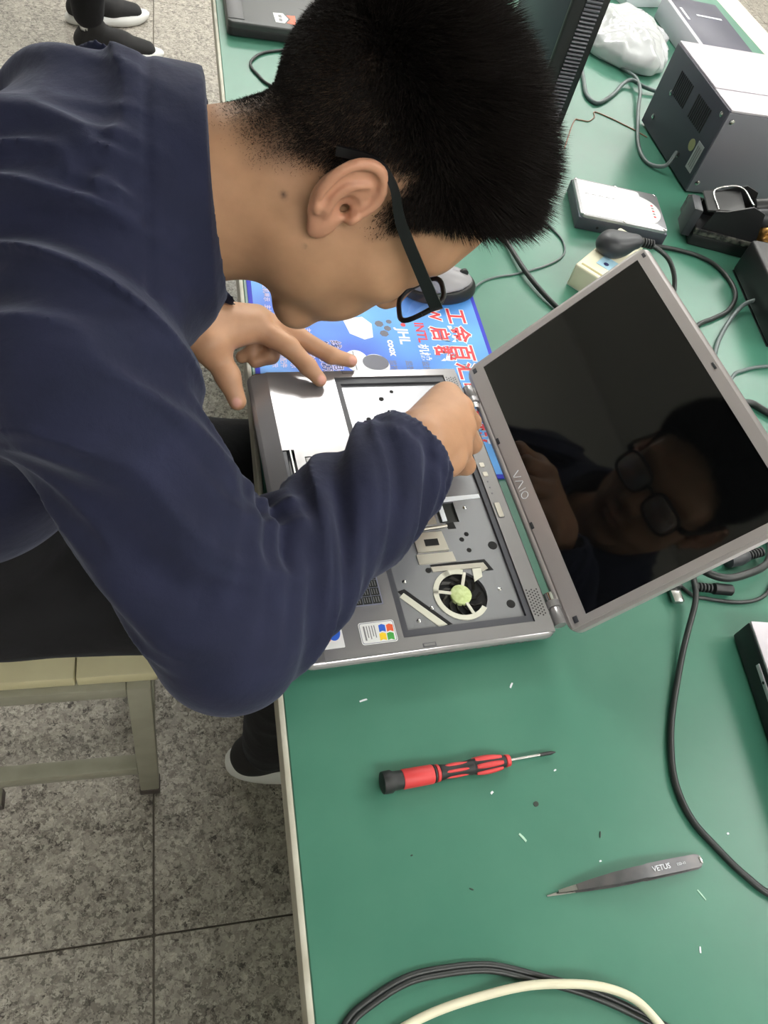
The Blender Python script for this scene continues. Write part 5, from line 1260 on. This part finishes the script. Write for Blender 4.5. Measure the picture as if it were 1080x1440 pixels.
# ------------------------------------------------------------------ tools lying in front
sdv = empty('screwdriver', (0.0800, 0.1810, TH), math.atan2(0.012, 0.165)); tag(sdv, 'small precision screwdriver with a red and black handle', 'screwdriver')
AX = axis_matrix((0, 0, 0.0097), (0.167, 0, 0.0040))
def sd(name, prof, m, n=20): return lathe(name, prof, m, sdv, n, AX)
sd('end_cap', [(0.0060, 0.0), (0.0092, 0.0008), (0.0096, 0.003), (0.0096, 0.0085), (0.0082, 0.0105), (0.0078, 0.0185)], BLACKR)
sd('grip', [(0.0080, 0.0187), (0.0084, 0.0195), (0.0082, 0.0460), (0.0078, 0.0468)], RED)
sd('ring', [(0.0070, 0.0470), (0.0078, 0.0475), (0.0078, 0.0490), (0.0070, 0.0495)], BLACKR)
sd('ring', [(0.0070, 0.0497), (0.0076, 0.0502), (0.0074, 0.0525), (0.0066, 0.0530)], RED)
sd('grip', [(0.0066, 0.0532), (0.0070, 0.0540), (0.0058, 0.0620), (0.0056, 0.0720), (0.0062, 0.0800), (0.0068, 0.0830), (0.0068, 0.0850)], BLACKR)
sd('grip', [(0.0066, 0.0852), (0.0069, 0.0860), (0.0066, 0.1000), (0.0056, 0.1140), (0.0050, 0.1170)], BLACKR)
sd('ring', [(0.0050, 0.1172), (0.0056, 0.1177), (0.0052, 0.1215), (0.0040, 0.1220)], RED)
for k in range(6):
    a = k * math.pi / 3 + 0.35
    for z0, z1, r0_, r1_, w_ in ((0.0870, 0.1130, 0.0063, 0.0053, 0.0026), (0.0570, 0.0800, 0.0052, 0.0052, 0.0014)):
        P0 = AX @ Vector((r0_ * math.cos(a), r0_ * math.sin(a), z0)); P1 = AX @ Vector((((r0_ + r1_) / 2 + 0.0004) * math.cos(a), ((r0_ + r1_) / 2 + 0.0004) * math.sin(a), (z0 + z1) / 2)); P2 = AX @ Vector((r1_ * math.cos(a), r1_ * math.sin(a), z1))
        pth = catmull([P0, P1, P2], 5); V, F = tube_geo(pth, [w_ * (0.35 + 0.65 * math.sin(math.pi * min(1, max(0, (i + 1) / (len(pth) + 1)))) ** 0.5) for i in range(len(pth))], 8); raw('red_inlay', V, F, RED, sdv, 60)
sd('shaft', [(0.0013, 0.1221), (0.0013, 0.1530)], STEEL, 12)
sd('tip', [(0.0017, 0.1531), (0.0017, 0.1640), (0.0006, 0.1690)], BLACKP, 12)

twz = empty('tweezers', (0.2060, 0.0790, TH), math.atan2(0.008, 0.152)); tag(twz, 'black coated steel tweezers with bare metal points', 'tweezers')
def blade(name, prof, zfun, m, th=0.0011, dy=0.0):
    V = []; F = []
    for x, w in prof:
        z = zfun(x)
        for sy, dz in ((-1, 0), (1, 0), (1, th), (-1, th)): V.append((x, dy + sy * w, z + dz))
    for i in range(len(prof) - 1):
        for k in range(4): F.append((i * 4 + k, i * 4 + (k + 1) % 4, i * 4 + 4 + (k + 1) % 4, i * 4 + 4 + k))
    F += [(3, 2, 1, 0), tuple(range((len(prof) - 1) * 4, len(prof) * 4))]
    bm = bmesh.new(); vs = [bm.verts.new(v) for v in V]
    for f_ in F: bm.faces.new([vs[i] for i in f_])
    return from_bm(name, bm, m, twz, 30)
TWZ = mat('tweezer_black', srgb(74, 74, 76), 0.38, metal=0.5, noise=(60, srgb(92, 90, 90), 3, 0.4, 0.7))
wid = [(0.026, 0.0022), (0.040, 0.0034), (0.060, 0.0046), (0.080, 0.0052), (0.090, 0.0050), (0.093, 0.0056), (0.120, 0.0057), (0.146, 0.0054), (0.150, 0.0044), (0.1515, 0.0028)]
up_z = lambda x: 0.0018 + 0.0085 * math.sin(math.pi * min(1, max(0, x / 0.151))) ** 1.2
lo_z = lambda x: 0.0004
blade('arm', wid, up_z, TWZ); blade('arm', wid[:-1], lo_z, TWZ, 0.0010, -0.0012)
blade('point', [(0.010, 0.0010), (0.018, 0.0017), (0.0258, 0.0022)], up_z, STEEL); blade('point', [(0.0, 0.0005), (0.012, 0.0014), (0.0258, 0.0022)], lo_z, STEEL, 0.0010, -0.0012)
box('bare_end', (0.1490, -0.0030, 0.0016), (0.1520, 0.0030, 0.0034), STEEL, twz, 0.0004)
text_mesh('stamp', 'VETUS', 0.0062, P_WHITE, twz, Matrix.Translation((0.106, 0.0, up_z(0.096) + 0.0014)), 0.0, 0.00005)
text_mesh('stamp', 'ESD-11', 0.0030, P_WHITE, twz, Matrix.Translation((0.128, 0.0, up_z(0.128) + 0.0022)), 0.0, 0.00005)

def flat_pair(pts, r):
    path = catmull(pts, 8); g = []
    for sgn in (-1, 1):
        q_ = []
        for i, p_ in enumerate(path):
            T = path[min(i + 1, len(path) - 1)] - path[max(i - 1, 0)]; T = T / np.linalg.norm(T); N_ = np.cross([0, 0, 1.0], T); N_ /= np.linalg.norm(N_)
            q_.append(p_ + N_ * sgn * r * 0.85)
        g.append(tube_geo(q_, r, 9))
    return join_geo(g)
pb = [(-0.0, -0.06), (0.012, -0.008), (0.029, 0.016), (0.046, 0.026), (0.075, 0.036), (0.103, 0.038), (0.143, 0.035), (0.181, 0.022), (0.219, 0.007), (0.255, -0.013), (0.31, -0.05)]
V, F = flat_pair([(x - 0.0, y, 0.0026) for x, y in pb], 0.0024)
o = raw('twin_cable', V, F, CABLEB, None, 60); o.location = (0, 0, TH); tag(o, 'black twin flat cable arching across the near end of the bench', 'cable')
cable('cream_cable', [(0.02, -0.03), (0.045, -0.003), (0.068, 0.007), (0.096, 0.0135), (0.130, 0.0172, TH + 0.0042), (0.165, 0.0185, TH + 0.008), (0.195, 0.0155, TH + 0.0105), (0.225, 0.0095, TH + 0.0105), (0.249, -0.001, TH + 0.010), (0.262, -0.015, TH + 0.0105), (0.272, -0.035, TH + 0.008), (0.275, -0.07)], 0.0034, CABLEC, 'cream coloured cable crossing over the black twin cable')

# scraps on the bench
SCL = ['white plastic sliver just below the front corner of the laptop', 'pale green flake below the screwdriver shaft', 'pale green sliver below the end of the tweezers', 'white upright flake lowest on the right of the bench', 'tiny white flake under the screwdriver handle', 'tiny white speck above the tweezers',
       'white speck close to the long grey cable', 'tiny white speck just below the screwdriver tip', 'white flake between the laptop and the screwdriver tip']
CRL = ['round dark blob below the screwdriver shaft', 'thin dark splinter above the middle of the tweezers', 'thin dark splinter left of the tweezer points', 'tiny dark crumb below the screwdriver end cap']
for i, (x, y, l_, w_, a, mm_) in enumerate(((0.078, 0.259, 0.0075, 0.0016, 0.2, P_WHITE), (0.198, 0.125, 0.0085, 0.0022, -1.0, mat('scrap_green', srgb(170, 205, 185), 0.5)), (0.347, 0.060, 0.010, 0.0012, -1.1, mat('scrap_green', srgb(170, 205, 185), 0.5)), (0.328, 0.021, 0.005, 0.0014, 1.2, P_WHITE), (0.180, 0.165, 0.0030, 0.0020, 0.5, P_WHITE), (0.263, 0.098, 0.0020, 0.0014, 0, P_WHITE), (0.395, 0.105, 0.0022, 0.0018, 0, P_WHITE), (0.245, 0.178, 0.0026, 0.0014, 0.3, P_WHITE), (0.225, 0.262, 0.0060, 0.0018, 0.9, P_WHITE))):
    bm = bmesh.new(); add_prism(bm, [(-l_ / 2, -w_ / 2), (l_ / 2, -w_ / 3), (l_ / 2 * 0.9, w_ / 2), (0, w_ / 2 * 1.2), (-l_ / 2, w_ / 3)], 0.0, 0.0006)
    o = from_bm('plastic_scrap', bm, mm_, None); o.location = (x, y, TH); o.rotation_euler = (0, 0, a); tag(o, SCL[i], 'scrap', 'pale scraps on the bench')
for i, (x, y, l_, w_, a) in enumerate(((0.218, 0.1510, 0.0050, 0.0046, 0.3), (0.270, 0.119, 0.0060, 0.0010, 1.2), (0.1430, 0.0915, 0.0040, 0.0010, -0.5), (0.098, 0.123, 0.0020, 0.0012, 0))):
    bm = bmesh.new(); add_prism(bm, circle(0, 0, l_ / 2, 9, 0, w_ / 2), 0.0, 0.0009)
    o = from_bm('dark_crumb', bm, mat('crumb_dark', srgb(52, 60, 54), 0.7), None); o.location = (x, y, TH); o.rotation_euler = (0, 0, a); tag(o, CRL[i], 'crumb', 'dark crumbs on the bench')

# ------------------------------------------------------------------ the person standing further along the bench
p2 = empty('person', (-0.28, 3.02, 0.0)); tag(p2, 'person standing further along in black trousers and black shoes with white soles', 'person')
O2 = np.array([-0.28, 3.02, 0.0])
for x, y, yaw in ((-0.10, -0.100, 0.10), (-0.135, 0.115, 0.35)):
    sh = empty('shoe', (x, y, 0), yaw); sh.parent = p2; make_shoe(sh, (0, 0, 0), 0.62); sh['label'] = 'black knit shoe with a white sole'
    lathe('sock', [(0.030, 0.080), (0.034, 0.100), (0.033, 0.150)], SHOEW, sh, 16, Matrix.Translation((0.052, 0, 0)))
t2 = Sdf()
for sy, ax_, ay_ in ((-1, -0.062, -0.095), (1, -0.095, 0.115)):
    t2.cap((0, sy * 0.09, 0.90), (-0.02, sy * 0.095, 0.50), 0.092, 0.070, 0.03); t2.cap((-0.02, sy * 0.095, 0.50), (ax_ + 0.012, ay_, 0.135), 0.068, 0.052, 0.02)
t2.cap((0, -0.08, 0.93), (0, 0.08, 0.93), 0.105, 0.105, 0.03)
V, F = mesh_sdf(t2, (-0.25, -0.25, 0.04), (0.2, 0.25, 1.08), 0.008, 4, lambda P, d: d - 0.006 * (ridge(P * [12, 12, 9]) - 0.6)); np_mesh('trousers', V, F, M_BLACKCLOTH, p2)
j2 = Sdf(); j2.cap((0, 0, 0.98), (0, 0, 1.32), 0.125, 0.120, 0.0, flat=((0, 1, 0), 1.3)); j2.cap((0, -0.15, 1.40), (0, 0.15, 1.40), 0.07, 0.07, 0.06)
for sy in (-1, 1): j2.cap((0, sy * 0.19, 1.39), (-0.02, sy * 0.25, 1.12), 0.062, 0.054, 0.03); j2.cap((-0.02, sy * 0.25, 1.12), (0.10, sy * 0.22, 0.92), 0.052, 0.042, 0.02)
V, F = mesh_sdf(j2, (-0.22, -0.36, 0.82), (0.22, 0.36, 1.52), 0.008, 4, lambda P, d: d - 0.007 * (ridge(P * [10, 8, 14]) - 0.6)); np_mesh('jacket', V, F, M_BLACKCLOTH, p2)
b2 = Sdf(); H2 = np.array([0.02, 0.0, 1.62]); R2 = np.stack([np.array([1.0, 0, 0]), np.array([0, 0, 1.0]), np.array([0, -1.0, 0])], 1)
def head2(P):
    Qh = (P - H2) @ R2; Qh[:, 2] = np.abs(Qh[:, 2]); return hd(Qh)
b2.add(head2, H2 - 0.17, H2 + 0.17, 0.0); b2.cap((-0.03, 0, 1.56), (-0.01, 0, 1.42), 0.052, 0.058, 0.02); b2.cap((0, 0, 1.42), (0, 0, 0.95), 0.08, 0.09, 0.04)
for sy in (-1, 1):
    b2.cap((0, sy * 0.12, 1.40), (0, sy * 0.19, 1.39), 0.05, 0.045, 0.03); b2.cap((0, sy * 0.19, 1.39), (-0.02, sy * 0.25, 1.12), 0.042, 0.035, 0.02); b2.cap((-0.02, sy * 0.25, 1.12), (0.10, sy * 0.22, 0.90), 0.034, 0.025, 0.02)
    for k in range(4): b2.chain([(0.10, sy * 0.22, 0.90), (0.125 + 0.008 * k - 0.012, sy * 0.218 , 0.845), (0.140 + 0.012 * k - 0.018, sy * 0.212, 0.805), (0.138 + 0.012 * k - 0.018, sy * 0.203, 0.775)], [0.020, 0.0115, 0.009, 0.007], 0.006)
    b2.chain([(0.105, sy * 0.215, 0.89), (0.135, sy * 0.200, 0.865), (0.148, sy * 0.192, 0.835)], [0.016, 0.011, 0.008], 0.006)
V, F = mesh_sdf(b2, (-0.2, -0.34, 0.74), (0.24, 0.34, 1.80), 0.005)
o = np_mesh('body', V, F, M_SKIN, p2); Q2 = (V - H2) @ R2; h2 = scalp(Q2[:, 0], Q2[:, 1], np.abs(Q2[:, 2])); h2 = np.where(np.abs(Q2).max(1) > 0.18, 0, h2)
c2 = base[None] * (1 - h2[:, None]) + dark[None] * h2[:, None]
a2 = o.data.color_attributes.new('tint', 'FLOAT_COLOR', 'POINT'); a2.data.foreach_set('color', np.concatenate([c2, np.ones((len(c2), 1))], 1).astype(np.float32).ravel())
kk = (h2 > 0.4)[F].all(1); nV = V.copy(); cen = H2 + np.array([-0.01, 0, 0.04]); dn = (V - cen) / np.linalg.norm(V - cen, axis=1)[:, None]; nV = V + dn * (0.012 + 0.012 * vnoise(V * 90))[:, None] * h2[:, None]
np_mesh('hair', nV, F[kk], HAIRM, p2)
